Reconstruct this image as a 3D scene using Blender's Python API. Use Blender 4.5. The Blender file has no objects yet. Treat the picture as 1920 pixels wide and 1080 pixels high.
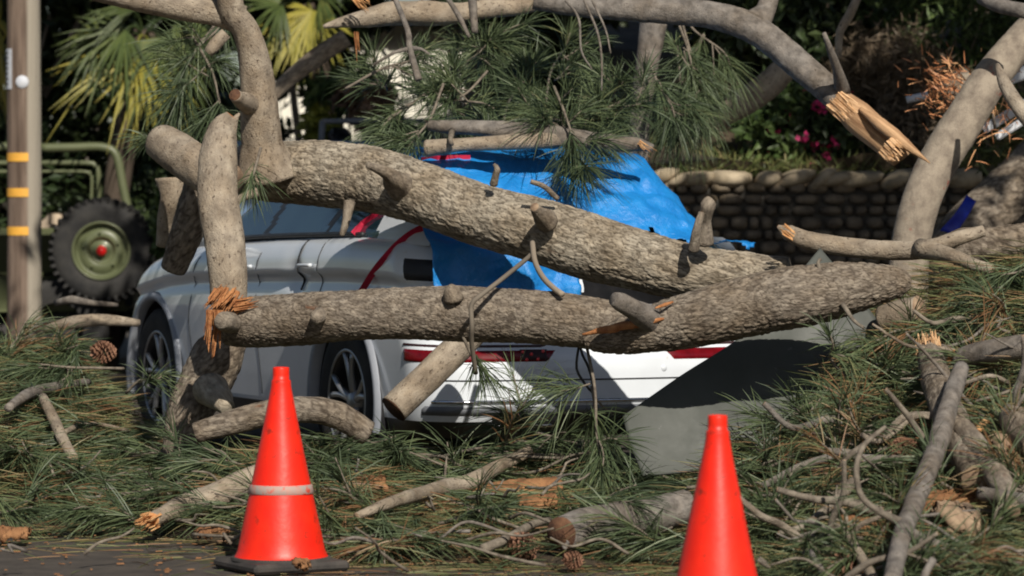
import bpy, math, random
import numpy as np
from mathutils import Vector, Matrix
rng = np.random.default_rng(11); random.seed(5)
S = bpy.context.scene; COL = S.collection
# ------------------------------------------------------------------ camera, sky, sun, exposure
F = 6700.0; CAMZ = 1.25; PIT = math.atan(140 / 6700)
cam = bpy.data.objects.new('camera', bpy.data.cameras.new('camera')); COL.objects.link(cam)
cam.location = (0, 0, CAMZ); cam.rotation_euler = (math.pi / 2 - PIT, 0, 0)
cam.data.sensor_width = 36; cam.data.lens = 36 * F / 1920; cam.data.clip_end = 500
cam.data.dof.use_dof = True; cam.data.dof.focus_distance = 14.6; cam.data.dof.aperture_fstop = 4.0
S.camera = cam; S.cycles.filter_width = 1.9
SUN_EL, SUN_AZ = 36.0, 16.0          # azimuth: degrees to the right of straight behind the camera
w = bpy.data.worlds.new('World'); S.world = w; w.use_nodes = True
nt = w.node_tree; nt.nodes.clear()
sky = nt.nodes.new('ShaderNodeTexSky'); sky.sky_type = 'NISHITA'; sky.sun_disc = False
sky.sun_elevation = math.radians(SUN_EL); sky.sun_rotation = math.radians(180 - SUN_AZ)
bg = nt.nodes.new('ShaderNodeBackground'); bg.inputs[1].default_value = 0.05
wo = nt.nodes.new('ShaderNodeOutputWorld')
nt.links.new(sky.outputs[0], bg.inputs[0]); nt.links.new(bg.outputs[0], wo.inputs[0])
SUNV = Vector((math.sin(math.radians(SUN_AZ)) * math.cos(math.radians(SUN_EL)), -math.cos(math.radians(SUN_AZ)) * math.cos(math.radians(SUN_EL)), math.sin(math.radians(SUN_EL))))
sl = bpy.data.lights.new('sun', 'SUN'); sl.energy = 4.9; sl.angle = math.radians(0.5); sl.color = (1, 0.93, 0.82)
so = bpy.data.objects.new('sun', sl); COL.objects.link(so); so.rotation_euler = SUNV.to_track_quat('Z', 'Y').to_euler()
S.view_settings.view_transform = 'Standard'; S.view_settings.look = 'None'
S.view_settings.exposure = 0.0; S.view_settings.gamma = 1.0

# ------------------------------------------------------------------ helpers
cp, sp = math.cos(PIT), math.sin(PIT)
def P(px, py, D):
    x = (px - 960) / F * D; u = (540 - py) / F * D
    return np.array([x, D * cp + u * sp, CAMZ - D * sp + u * cp])
def proj(p):
    y, z = p[1], p[2] - CAMZ
    D = y * cp - z * sp; u = y * sp + z * cp
    return 960 + p[0] / D * F, 540 - u / D * F, D
def R(wpx, D): return wpx * 0.5 * D / F
def link(o, parent=None):
    COL.objects.link(o)
    if parent is not None: o.parent = parent
    return o
def tag(o, label=None, cat=None, group=None, kind=None):
    if label: o['label'] = label
    if cat: o['category'] = cat
    if group: o['group'] = group
    if kind: o['kind'] = kind
    return o
def empty(name, loc=(0, 0, 0), rz=0):
    o = bpy.data.objects.new(name, None); o.location = loc; o.rotation_euler = (0, 0, rz); o.empty_display_size = .1
    return link(o)
def mesh(name, V, faces, mats, parent=None, smooth=True, mi=None, attrs=None):
    """faces: list of int arrays (n,k); mi: list of material indices per array; attrs: name -> per-vertex array (n,) or (n,3)"""
    V = np.asarray(V, np.float32); me = bpy.data.meshes.new(name)
    faces = [np.asarray(f, np.int32).reshape(len(f), -1) for f in faces if len(f)]
    me.vertices.add(len(V)); me.vertices.foreach_set('co', V.ravel())
    nl = sum(f.size for f in faces); npoly = sum(len(f) for f in faces)
    me.loops.add(nl); me.polygons.add(npoly)
    me.loops.foreach_set('vertex_index', np.concatenate([f.ravel() for f in faces]))
    st = []; c = 0
    for f in faces:
        k = f.shape[1]; st.append(c + np.arange(len(f)) * k); c += f.size
    me.polygons.foreach_set('loop_start', np.concatenate(st).astype(np.int32))
    if not isinstance(mats, (list, tuple)): mats = [mats]
    for m in mats: me.materials.append(m)
    if mi is not None:
        me.polygons.foreach_set('material_index', np.concatenate([np.full(len(f), i, np.int32) if np.isscalar(i) else np.asarray(i, np.int32) for f, i in zip(faces, mi)]))
    me.polygons.foreach_set('use_smooth', np.full(npoly, smooth, bool))
    for k, a in (attrs or {}).items():
        a = np.asarray(a, np.float32)
        if a.ndim == 1: me.attributes.new(k, 'FLOAT', 'POINT').data.foreach_set('value', a)
        else: me.attributes.new(k, 'FLOAT_VECTOR', 'POINT').data.foreach_set('vector', a.ravel())
    me.update(calc_edges=True); me.validate()
    return link(bpy.data.objects.new(name, me), parent)
class MB:
    def __init__(s): s.V = []; s.Fs = []; s.I = []; s.n = 0
    def add(s, V, faces, i=0):
        V = np.asarray(V, float)
        for f in faces:
            if len(f): s.Fs.append(np.asarray(f, np.int32).reshape(len(f), -1) + s.n); s.I.append(i)
        s.V.append(V); s.n += len(V)
    def build(s, name, mats, parent=None, smooth=True):
        return mesh(name, np.concatenate(s.V), s.Fs, mats, parent, smooth, s.I)
def grid_faces(n, m, cu=False, cv=False):
    a = np.arange(n if cu else n - 1)[:, None]; b = np.arange(m if cv else m - 1)[None, :]
    a2 = (a + 1) % n; b2 = (b + 1) % m
    return np.stack([a * m + b + 0 * a, a * m + b2, a2 * m + b2, a2 * m + b], -1).reshape(-1, 4)
def box(c, s, bev=.0):
    """box with chamfered edges, centre c, full size s"""
    h = np.array(s) / 2; b = min(bev, *(h * .9)); V = []; ids = {}
    for sx in (-1, 1):
        for sy in (-1, 1):
            for sz in (-1, 1):
                for ax in range(3):
                    p = np.array([sx, sy, sz]) * (h - b)
                    p[ax] += [sx, sy, sz][ax] * b; ids[(sx, sy, sz, ax)] = len(V); V.append(p + np.array(c))
    Q = []; T = []
    for ax in range(3):
        o = [k for k in range(3) if k != ax]
        for s1 in (-1, 1):
            q = []
            for a, bb in ((-1, -1), (1, -1), (1, 1), (-1, 1)):
                k = [0, 0, 0]; k[ax] = s1; k[o[0]] = a; k[o[1]] = bb; q.append(ids[(*k, ax)])
            Q.append(q)
        for a in (-1, 1):
            for bb in (-1, 1):
                q = []
                for e, axx in ((-1, o[0]), (-1, o[1]), (1, o[1]), (1, o[0])):
                    k = [0, 0, 0]; k[ax] = e; k[o[0]] = a; k[o[1]] = bb; q.append(ids[(*k, axx)])
                Q.append(q)
    for sx in (-1, 1):
        for sy in (-1, 1):
            for sz in (-1, 1): T.append([ids[(sx, sy, sz, a)] for a in range(3)])
    return np.array(V), [Q, T]
def lathe(prof, n=32, axis='z', a0=0, a1=2 * math.pi):
    prof = np.array(prof, float); t = a0 + (a1 - a0) * np.arange(n) / n
    V = np.stack([np.outer(np.cos(t), prof[:, 0]), np.outer(np.sin(t), prof[:, 0]), np.tile(prof[:, 1], (n, 1))], -1).reshape(-1, 3)
    if axis == 'y': V = V[:, [0, 2, 1]]
    if axis == 'x': V = V[:, [2, 0, 1]]
    return V, [grid_faces(n, len(prof), cu=True)]
def hsh(ix, iy, iz, s=0):
    h = (ix * 374761393 + iy * 668265263 + iz * 2147483647 + s * 974634777) & 0xffffffff
    h = ((h ^ (h >> 13)) * 1274126177) & 0xffffffff; h = (h ^ (h >> 16)) & 0xffffffff
    h = (h * 2246822519) & 0xffffffff
    return ((h ^ (h >> 15)) & 0xffffff) / float(0x1000000)
def vnoise(p, s=0):
    p = np.asarray(p, float); i = np.floor(p).astype(np.int64); f = p - i; f = f * f * (3 - 2 * f); r = 0
    for dx in (0, 1):
        for dy in (0, 1):
            for dz in (0, 1):
                wgt = (f[:, 0] if dx else 1 - f[:, 0]) * (f[:, 1] if dy else 1 - f[:, 1]) * (f[:, 2] if dz else 1 - f[:, 2])
                r = r + wgt * hsh(i[:, 0] + dx, i[:, 1] + dy, i[:, 2] + dz, s)
    return r
def fbm(p, o=3, s=0):
    return sum(vnoise(np.asarray(p) * 2 ** k + 7 * k, s + k) * .5 ** k for k in range(o)) / sum(.5 ** k for k in range(o))
def worley(p, s=0):
    p = np.asarray(p, float); i = np.floor(p).astype(np.int64)
    F1 = np.full(len(p), 9.); F2 = np.full(len(p), 9.); I = np.zeros(len(p))
    for dx in (-1, 0, 1):
        for dy in (-1, 0, 1):
            for dz in (-1, 0, 1):
                c = i + [dx, dy, dz]
                q = c + np.stack([hsh(c[:, 0], c[:, 1], c[:, 2], s + k) for k in (1, 2, 3)], -1)
                d = np.linalg.norm(q - p, axis=1); a = d < F1
                F2 = np.where(a, F1, np.minimum(F2, d)); I = np.where(a, hsh(c[:, 0], c[:, 1], c[:, 2], s + 4), I); F1 = np.where(a, d, F1)
    return F1, F2, I
def catmull(pts, vals, step):
    pts = np.asarray(pts, float); vals = np.asarray(vals, float)
    a = np.concatenate([[2 * pts[0] - pts[1]], pts, [2 * pts[-1] - pts[-2]]]); out = []; ov = []
    for k in range(len(pts) - 1):
        p0, p1, p2, p3 = a[k:k + 4]; n = max(2, int(np.linalg.norm(p2 - p1) / step))
        t = (np.arange(n) / n)[:, None]
        out.append(.5 * (2 * p1 + (p2 - p0) * t + (2 * p0 - 5 * p1 + 4 * p2 - p3) * t ** 2 + (3 * p1 - p0 - 3 * p2 + p3) * t ** 3))
        ov.append(vals[k] + (vals[k + 1] - vals[k]) * t[:, 0])
    out.append(pts[-1:]); ov.append(vals[-1:])
    return np.concatenate(out), np.concatenate(ov)
def frames(C):
    T = np.gradient(C, axis=0); T /= np.linalg.norm(T, axis=1)[:, None] + 1e-9
    n = np.cross(T[0], [0, 0, 1.0]); n = n if np.linalg.norm(n) > .1 else np.array([1., 0, 0]); N = []
    for t in T:
        n = n - t * n.dot(t); n = n / np.linalg.norm(n); N.append(n)
    N = np.array(N); return T, N, np.cross(T, N)
def tube_data(pts, rad, seg=12, step=.04, wob=.06, bark=0.0, plate=(.022, .06), seed=0, capdome=.0):
    C, r = catmull(pts, rad, step); n = len(C)
    T, N, B = frames(C); th = np.linspace(0, 2 * math.pi, seg, endpoint=False)
    L = np.concatenate([[0], np.cumsum(np.linalg.norm(np.diff(C, axis=0), axis=1))])
    rr = np.repeat(r, seg); cth, sth = np.tile(np.cos(th), n), np.tile(np.sin(th), n); LL = np.repeat(L, seg)
    rest = np.stack([rr * cth, rr * sth, LL], -1) + seed * 3.7
    rm = float(np.mean(r))
    d = rr * (1 + wob * 2.4 * (fbm(rest / (rm * np.array([1.5, 1.5, 3.5])), 2, seed) - .5))
    h = np.ones(len(d))
    if bark > 0:
        wp = rest + (np.stack([fbm(rest * 30, 2, 5), fbm(rest * 30, 2, 6), fbm(rest * 14, 2, 8)], -1) - .5) * np.array([.02, .02, .06])
        F1, F2, I = worley(wp / np.array([plate[0], plate[0], plate[1]]), seed)
        h = np.clip((F2 - F1) * 4.5, 0, 1) * (.35 + .65 * I)
        d = d + bark * (h - .6) + bark * .9 * (fbm(rest * np.array([70, 70, 40]), 2, 9) - .5)
    V = np.repeat(C, seg, 0) + (np.repeat(N, seg, 0) * cth[:, None] + np.repeat(B, seg, 0) * sth[:, None]) * d[:, None]
    Q = grid_faces(n, seg, cv=True)
    nv = len(V); V = np.concatenate([V, [C[0] - T[0] * capdome * r[0], C[-1] + T[-1] * capdome * r[-1]]])
    k = np.arange(seg); k2 = (k + 1) % seg
    cap0 = np.stack([np.full(seg, nv), k2, k], -1); b = (n - 1) * seg
    cap1 = np.stack([np.full(seg, nv + 1), b + k, b + k2], -1)
    rest = np.concatenate([rest, rest[[0, -1]]]); h = np.concatenate([h, [1, 1]])
    return V, Q, cap0, cap1, rest, h, C, T, r
def tube(name, pts, rad, mat, parent=None, ends=None, **kw):
    V, Q, c0, c1, rest, h, C, T, r = tube_data(pts, rad, **kw)
    e0, e1 = ends or (mat, mat)
    o = mesh(name, V, [Q, c0, c1], [mat, e0, e1], parent, True, [0, 1, 2], {'rest': rest, 'h': h})
    return o, C, T, r
def simple_tube(pts, r, seg=8, step=.03):
    V, Q, c0, c1, *_ = tube_data(pts, [r] * len(pts) if np.isscalar(r) else r, seg=seg, step=step, wob=0)
    return V, [Q, c0, c1]

# ------------------------------------------------------------------ materials
def M(name, c1, c2=None, scale=8, rough=.7, metal=0, bump=0, bscale=60, coord='Object', stretch=(1, 1, 1), detail=5, lo=.35, hi=.65, spec=.4, coat=0, c3=None, s3=40, f3=.5, r2=None):
    m = bpy.data.materials.new(name); m.use_nodes = True; t = m.node_tree; b = t.nodes['Principled BSDF']
    b.inputs['Roughness'].default_value = rough; b.inputs['Metallic'].default_value = metal
    b.inputs['Specular IOR Level'].default_value = spec; b.inputs['Coat Weight'].default_value = coat; b.inputs['Coat Roughness'].default_value = .04
    b.inputs['Base Color'].default_value = (*c1, 1)
    if coord == 'rest':
        src = t.nodes.new('ShaderNodeAttribute'); src.attribute_name = 'rest'; out = src.outputs['Vector']
    else:
        src = t.nodes.new('ShaderNodeTexCoord'); out = src.outputs[coord]
    mp = t.nodes.new('ShaderNodeMapping'); mp.inputs['Scale'].default_value = stretch; t.links.new(out, mp.inputs[0])
    def noise(sc, det):
        n = t.nodes.new('ShaderNodeTexNoise'); n.inputs['Scale'].default_value = sc; n.inputs['Detail'].default_value = det; n.inputs['Roughness'].default_value = .62
        t.links.new(mp.outputs[0], n.inputs['Vector']); return n
    def ramp(o, a, bb, ca, cb):
        r = t.nodes.new('ShaderNodeValToRGB'); t.links.new(o, r.inputs[0]); r.color_ramp.elements[0].position = a; r.color_ramp.elements[1].position = bb
        r.color_ramp.elements[0].color = ca; r.color_ramp.elements[1].color = cb; return r
    def mix(fac, a, bb):
        x = t.nodes.new('ShaderNodeMix'); x.data_type = 'RGBA'
        if isinstance(fac, float): x.inputs[0].default_value = fac
        else: t.links.new(fac, x.inputs[0])
        for k, v in ((6, a), (7, bb)):
            if isinstance(v, tuple): x.inputs[k].default_value = v
            else: t.links.new(v, x.inputs[k])
        return x.outputs[2]
    col = None
    if c2:
        col = ramp(noise(scale, detail).outputs[0], lo, hi, (*c1, 1), (*c2, 1)).outputs[0]
    if c3:
        f = ramp(noise(s3, 4).outputs[0], f3, f3 + .1, (0, 0, 0, 1), (1, 1, 1, 1)).outputs[0]
        col = mix(f, col if col else (*c1, 1), (*c3, 1))
    if col is not None: t.links.new(col, b.inputs['Base Color'])
    if r2 is not None:
        rr = ramp(noise(scale * 1.7, 4).outputs[0], .35, .7, (rough,) * 3 + (1,), (r2,) * 3 + (1,)); t.links.new(rr.outputs[0], b.inputs['Roughness'])
    if bump:
        bn = t.nodes.new('ShaderNodeBump'); bn.inputs['Strength'].default_value = min(1, bump); bn.inputs['Distance'].default_value = .01 * max(1, bump)
        t.links.new(noise(bscale, 6).outputs[0], bn.inputs['Height']); t.links.new(bn.outputs[0], b.inputs['Normal'])
    m['mix'] = 0
    return m
def attr_tint(m, attr, stops):
    """base colour from a per-vertex attribute"""
    t = m.node_tree; b = t.nodes['Principled BSDF']; a = t.nodes.new('ShaderNodeAttribute'); a.attribute_name = attr
    r = t.nodes.new('ShaderNodeValToRGB'); t.links.new(a.outputs['Fac'], r.inputs[0]); e = r.color_ramp.elements
    while len(e) < len(stops): e.new(.5)
    for k, (p, c) in enumerate(stops): e[k].position = p; e[k].color = (*c, 1)
    t.links.new(r.outputs[0], b.inputs['Base Color']); return m
def crackify(m, dark, amt=.9):
    t = m.node_tree; b = t.nodes['Principled BSDF']; l = b.inputs['Base Color'].links[0].from_socket
    a = t.nodes.new('ShaderNodeAttribute'); a.attribute_name = 'h'
    r = t.nodes.new('ShaderNodeValToRGB'); t.links.new(a.outputs['Fac'], r.inputs[0]); r.color_ramp.elements[0].position = .02; r.color_ramp.elements[1].position = .55
    r.color_ramp.elements[0].color = (1 - amt,) * 3 + (1,); r.color_ramp.elements[1].color = (1, 1, 1, 1)
    x = t.nodes.new('ShaderNodeMix'); x.data_type = 'RGBA'; t.links.new(r.outputs[0], x.inputs[0]); x.inputs[6].default_value = (*dark, 1)
    t.links.new(l, x.inputs[7]); t.links.new(x.outputs[2], b.inputs['Base Color']); return m
BARK = crackify(M('rough_bark', (.25, .218, .172), (.50, .44, .35), 38, .9, bump=1.0, bscale=130, coord='rest', stretch=(1, 1, .4), lo=.36, hi=.62, c3=(.16, .085, .05), s3=7, f3=.64, spec=.2), (.085, .068, .05))
BARKD = crackify(M('brown_bark', (.185, .155, .125), (.37, .318, .255), 46, .9, bump=1.0, bscale=150, coord='rest', stretch=(1, 1, .5), lo=.38, hi=.64, c3=(.17, .075, .04), s3=9, f3=.66, spec=.2), (.075, .058, .045))
BARKS = M('smooth_bark', (.21, .175, .138), (.43, .365, .285), 18, .85, bump=.8, bscale=130, coord='rest', stretch=(1, 1, .7), lo=.3, hi=.65, c3=(.085, .062, .047), s3=75, f3=.58, spec=.25)
BARKT = M('twig_bark', (.10, .082, .066), (.25, .215, .17), 30, .85, bump=.4, bscale=150, coord='rest', lo=.35, hi=.65, spec=.2)
BARKG = M('grey_bark', (.12, .108, .098), (.27, .245, .22), 25, .85, bump=.6, bscale=120, coord='rest', lo=.35, hi=.65, c3=(.06, .05, .045), s3=50, f3=.62, spec=.25)
WOOD = M('fresh_wood', (.50, .21, .07), (.72, .43, .2), 30, .75, bump=.7, bscale=120, stretch=(1, 1, .35))
WOODP = M('pale_split_wood', (.60, .33, .15), (.82, .56, .33), 40, .85, bump=.8, bscale=150)
WOODO = M('orange_wood', (.26, .09, .03), (.50, .23, .09), 30, .8, bump=.8, bscale=120)
WOODR = M('dark_cut_wood', (.07, .032, .02), (.17, .085, .045), 30, .9, bump=.6, bscale=90)
WOODC = M('cut_wood', (.20, .13, .085), (.36, .26, .17), 24, .85, bump=.4, bscale=90)
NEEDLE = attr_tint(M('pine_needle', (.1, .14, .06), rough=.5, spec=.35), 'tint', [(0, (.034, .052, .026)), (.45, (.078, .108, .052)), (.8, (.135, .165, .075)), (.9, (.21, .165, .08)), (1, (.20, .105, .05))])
NEEDLEL = attr_tint(M('litter_needle', (.1, .14, .06), rough=.6, spec=.3), 'tint', [(0, (.05, .065, .028)), (.4, (.12, .14, .055)), (.6, (.18, .165, .07)), (.8, (.22, .15, .075)), (1, (.20, .095, .045))])
DUFF = M('heap_floor', (.03, .022, .014), (.075, .056, .033), 12, .95, bump=1, bscale=60, c3=(.16, .1, .055), s3=30, f3=.6)
ROADM = M('asphalt', (.055, .047, .04), (.095, .08, .066), 6, .9, bump=.6, bscale=220, c3=(.15, .105, .07), s3=55, f3=.62)
ARCHG = M('arch_shade_grey', (.24, .26, .30), (.30, .32, .36), 6, .5)  # shade on the white arch lips, put into their colour as grey
CLEARG = M('clear_glass', (.9, .95, .92), rough=.02); CLEARG.node_tree.nodes['Principled BSDF'].inputs['Transmission Weight'].default_value = 1; CLEARG.node_tree.nodes['Principled BSDF'].inputs['IOR'].default_value = 1.06
PAINT = M('white_paint', (.74, .785, .84), (.68, .72, .77), 3, .28, coat=.8, spec=.5, lo=.45, hi=.75, c3=(.58, .57, .53), s3=14, f3=.68)
BLACKP = M('black_plastic', (.016, .017, .02), (.03, .03, .033), 12, .45)
SEAM = M('panel_gap', (.03, .032, .036), rough=.7)
DKGREY = M('grey_trim', (.13, .14, .16), (.18, .19, .21), 8, .5)
GLASS = M('tinted_glass', (.012, .03, .045), (.02, .045, .06), 3, .05, spec=.9, coat=.3)
CHROME = M('chrome', (.75, .76, .78), rough=.16, metal=1)
RIM = M('alloy', (.36, .37, .39), (.46, .47, .49), 6, .35, metal=.7)
TYRE = M('tyre_rubber', (.018, .018, .019), (.042, .040, .037), 7, .85, bump=.3, bscale=80)
REDL = M('red_lens', (.18, .003, .008), (.10, .002, .005), 20, .25, coat=.2, spec=.4)
REDLB = M('red_reflector', (.8, .06, .06), rough=.15, coat=.6)
DKRED = M('dark_lens', (.035, .012, .014), rough=.5)
TARP = M('blue_tarp', (.011, .185, .54), (.016, .24, .64), 9, .38, bump=.9, bscale=34, spec=.5, c3=(.10, .32, .68), s3=30, f3=.64)
TARPD = M('dark_blue_tarp', (.004, .015, .3), (.01, .03, .4), 8, .4)
STRAP = M('red_webbing', (.5, .008, .05), (.38, .005, .035), 40, .75, bump=.3, bscale=300)
CONEM = M('cone_orange', (.90, .027, .006), (.80, .017, .005), 9, .42, spec=.45, c3=(.36, .024, .010), s3=24, f3=.605, bump=.12, bscale=30)
BANDM = M('worn_band', (.36, .32, .29), (.5, .27, .22), 26, .65, c3=(.62, .06, .03), s3=34, f3=.57)
RUBBER = M('cone_base', (.03, .028, .027), (.075, .066, .058), 9, .8, bump=.3, bscale=60)
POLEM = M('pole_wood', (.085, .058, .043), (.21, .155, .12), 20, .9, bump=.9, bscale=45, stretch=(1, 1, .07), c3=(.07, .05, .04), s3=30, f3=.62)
YELLOW = M('yellow_reflector', (.80, .42, .06), (.70, .36, .06), 20, .5)
WHITET = M('white_tag', (.62, .64, .68), (.50, .53, .60), 30, .5)
OLIVE = M('olive_paint', (.10, .115, .058), (.125, .14, .072), 5, .4, spec=.4, coat=.15)
REDHUB = M('red_hub', (.75, .015, .015), rough=.4)
CANVAS = M('tan_canvas', (.52, .42, .31), (.42, .33, .24), 12, .9, bump=.4, bscale=90)
PANELM = M('grey_panel', (.062, .068, .060), (.08, .086, .077), 4, .5, spec=.3, c3=(.17, .17, .165), s3=17, f3=.68, bump=.12, bscale=9, r2=.7)
STONE = M('river_stone', (.085, .07, .055), (.23, .19, .14), 6, .85, bump=.8, bscale=40, c3=(.22, .165, .10), s3=1.7, f3=.55)
CAPST = M('cap_stone', (.26, .21, .14), (.46, .38, .27), 9, .85, bump=.4, bscale=40)
MORTAR = M('mortar', (.055, .05, .045), (.09, .085, .075), 10, .95, bump=.6, bscale=50)
SOIL = M('soil', (.06, .042, .028), (.12, .09, .055), 5, .95, bump=1, bscale=20)
WALLW = M('white_siding', (.80, .77, .68), (.74, .71, .62), 3, .8)
STEEL = M('white_metal', (.66, .68, .72), (.55, .57, .6), 6, .5)
TRUCKB = M('blue_truck_paint', (.10, .17, .30), (.13, .21, .35), 4, .3, coat=.5)
def leafmat(n, a, b, c): return attr_tint(M(n, a, rough=.5, spec=.35), 'tint', [(0, a), (.6, b), (1, c)])
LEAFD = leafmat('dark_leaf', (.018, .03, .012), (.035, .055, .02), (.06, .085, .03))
LEAFM = leafmat('green_leaf', (.035, .06, .018), (.065, .105, .03), (.12, .16, .05))
LEAFY = leafmat('yellow_leaf', (.10, .12, .02), (.20, .22, .035), (.30, .30, .05))
LEAFB = leafmat('dry_twig', (.10, .075, .05), (.17, .13, .09), (.22, .17, .12))
GRASSM = leafmat('bank_grass', (.06, .085, .025), (.13, .15, .05), (.24, .20, .09))
PINK = M('pink_petal', (.55, .03, .15), (.4, .02, .1), 30, .6)
PALMG = leafmat('palm_green', (.04, .06, .02), (.075, .105, .03), (.14, .15, .04))
PALMY = leafmat('palm_yellow', (.16, .16, .03), (.28, .25, .04), (.40, .33, .07))
CONEP = M('pine_cone_scale', (.16, .075, .045), (.30, .16, .10), 60, .8)
CHIP = M('bark_chip', (.17, .075, .032), (.34, .17, .075), 14, .85, bump=.8, bscale=70)
FLUFF = leafmat('orange_needles', (.40, .16, .07), (.58, .27, .13), (.70, .40, .2))

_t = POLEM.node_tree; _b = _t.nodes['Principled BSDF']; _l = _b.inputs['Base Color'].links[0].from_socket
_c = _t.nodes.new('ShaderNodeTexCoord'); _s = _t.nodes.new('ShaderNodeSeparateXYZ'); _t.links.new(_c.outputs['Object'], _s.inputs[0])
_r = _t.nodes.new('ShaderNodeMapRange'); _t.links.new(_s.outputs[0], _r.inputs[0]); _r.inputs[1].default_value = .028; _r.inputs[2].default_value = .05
_x = _t.nodes.new('ShaderNodeMix'); _x.data_type = 'RGBA'; _t.links.new(_r.outputs[0], _x.inputs[0]); _t.links.new(_l, _x.inputs[6]); _x.inputs[7].default_value = (.33, .295, .24, 1); _t.links.new(_x.outputs[2], _b.inputs['Base Color'])  # grey tan along the shaft's right side, brown elsewhere

for m in (BARK, BARKD, BARKS, BARKG):
    _t = m.node_tree; _b = _t.nodes['Principled BSDF']; _l = _b.inputs['Base Color'].links[0].from_socket
    _a = _t.nodes.new('ShaderNodeAttribute'); _a.attribute_name = 'rest'
    _n = _t.nodes.new('ShaderNodeTexNoise'); _n.inputs['Scale'].default_value = 5.5; _n.inputs['Detail'].default_value = 5; _n.inputs['Roughness'].default_value = .65; _t.links.new(_a.outputs['Vector'], _n.inputs['Vector'])
    _r = _t.nodes.new('ShaderNodeValToRGB'); _t.links.new(_n.outputs[0], _r.inputs[0]); e = _r.color_ramp.elements; e[0].position = .34; e[1].position = .62; e[0].color = (.76, .70, .63, 1); e[1].color = (1.0, 1.0, 1.0, 1)
    _x = _t.nodes.new('ShaderNodeMix'); _x.data_type = 'RGBA'; _x.blend_type = 'MULTIPLY'; _x.inputs[0].default_value = 1
    _t.links.new(_l, _x.inputs[6]); _t.links.new(_r.outputs[0], _x.inputs[7]); _t.links.new(_x.outputs[2], _b.inputs['Base Color'])
# ------------------------------------------------------------------ ground
def sstep(a, b, x): t = np.clip((x - a) / (b - a), 0, 1); return t * t * (3 - 2 * t)
def ground_z(X, Y): return -.05 * (1 - sstep(10.2, 12.3, Y))
gx = np.concatenate([[-200, -60, -20], np.linspace(-8, 8, 33), [20, 60, 200]]); gy = np.concatenate([[-20, 0], np.linspace(4, 24, 61), [40, 80, 300]])
GX, GY = np.meshgrid(gx, gy, indexing='ij')
tag(mesh('road', np.stack([GX, GY, ground_z(GX, GY)], -1).reshape(-1, 3), [grid_faces(len(gx), len(gy))[:, ::-1]], ROADM), kind='structure')

# ------------------------------------------------------------------ heap of broken brush
CR = np.array([(-250, 610, 17), (0, 610, 17), (100, 612, 17), (200, 665, 17), (255, 760, 16.6), (300, 835, 16), (360, 850, 15.2), (450, 815, 14.8), (560, 800, 14.8), (680, 795, 14.8), (800, 812, 14.8), (900, 800, 14.8),
               (1000, 785, 14.8), (1100, 795, 14.7), (1180, 840, 14.4), (1250, 885, 14.2), (1300, 870, 14.2), (1400, 810, 14.2), (1500, 745, 14.2), (1560, 670, 14.3), (1650, 600, 14.4), (1750, 520, 14.5), (1850, 445, 14.5), (1920, 430, 14.5), (2150, 400, 14.5)], float)
FT = np.array([(-250, 13.9), (0, 13.9), (250, 13.75), (420, 13.3), (520, 12.75), (700, 12.45), (1200, 12.3), (1300, 11.5), (1450, 10.6), (2150, 10.4)], float)
CR[:, 0] = 960 + (CR[:, 0] - 960) * CR[:, 2] / 15; FT[:, 0] = 960 + (FT[:, 0] - 960) * FT[:, 1] / 15
def heap_z(X, Y):
    X = np.asarray(X, float); Y = np.asarray(Y, float); pe = 960 + X * F / 15.0
    cy = np.interp(pe, CR[:, 0], CR[:, 1]) + np.interp(pe, [0, 160, 260, 500, 700, 760, 1100, 1180, 1290, 1400, 1900], [40, 70, 45, 62, 70, 90, 95, 110, 80, 55, 65]); cd = np.interp(pe, CR[:, 0], CR[:, 2]); fd = np.interp(pe, FT[:, 0], FT[:, 1])
    zc = CAMZ - (cy - 400) * cd / F
    t = np.clip((Y - fd) / (cd - fd), 0, 1); pw = np.interp(pe, [1150, 1450], [.85, 1.35]); prof = t ** pw * (1 - .2 * t) / .8
    back = np.where(pe < 200, 1 - sstep(cd + .1, cd + 1.2, Y), 1 - .85 * sstep(cd + .25, cd + 1.0, Y))
    back = np.where(pe > 1640, 1 - .8 * sstep(cd + 1.5, cd + 3, Y), back)
    p = np.stack([X.ravel(), Y.ravel(), 0 * X.ravel()], -1)
    n = (fbm(p * 2.3, 3, 3).reshape(X.shape) - .5)
    return zc * prof * back + n * .16 * np.clip(t * 4, 0, 1) * back + ground_z(X, Y) - .05 * (1 - np.clip(t * 8, 0, 1)) - .02
def heapP(px, py, off=.03):
    """where the view ray of this pixel meets the heap or the road"""
    for D in np.arange(10.2, 20, .03):
        p = P(px, py, D)
        if p[2] - off <= max(heap_z(p[0:1], p[1:2])[0], ground_z(p[0], p[1])): return p
    return P(px, py, 15)
hx = np.linspace(-3.4, 3.6, 200); hy = np.linspace(10.2, 22, 240)
HX, HY = np.meshgrid(hx, hy, indexing='ij'); HZ = heap_z(HX, HY); pe_ = 960 + HX * F / 15; HZ = HZ - np.interp(pe_, [1150, 1500], [.07, .26]) * np.clip((HZ - .02) * 5, 0, 1)
ok = HZ > ground_z(HX, HY) - .02
Q = grid_faces(len(hx), len(hy))[:, ::-1]; Q = Q[ok.ravel()[Q].any(1)]
tag(mesh('brush_heap', np.stack([HX, HY, HZ], -1).reshape(-1, 3), [Q], DUFF), kind='stuff')
def nrm(a): return a / (np.linalg.norm(a, axis=-1, keepdims=True) + 1e-9)
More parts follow.
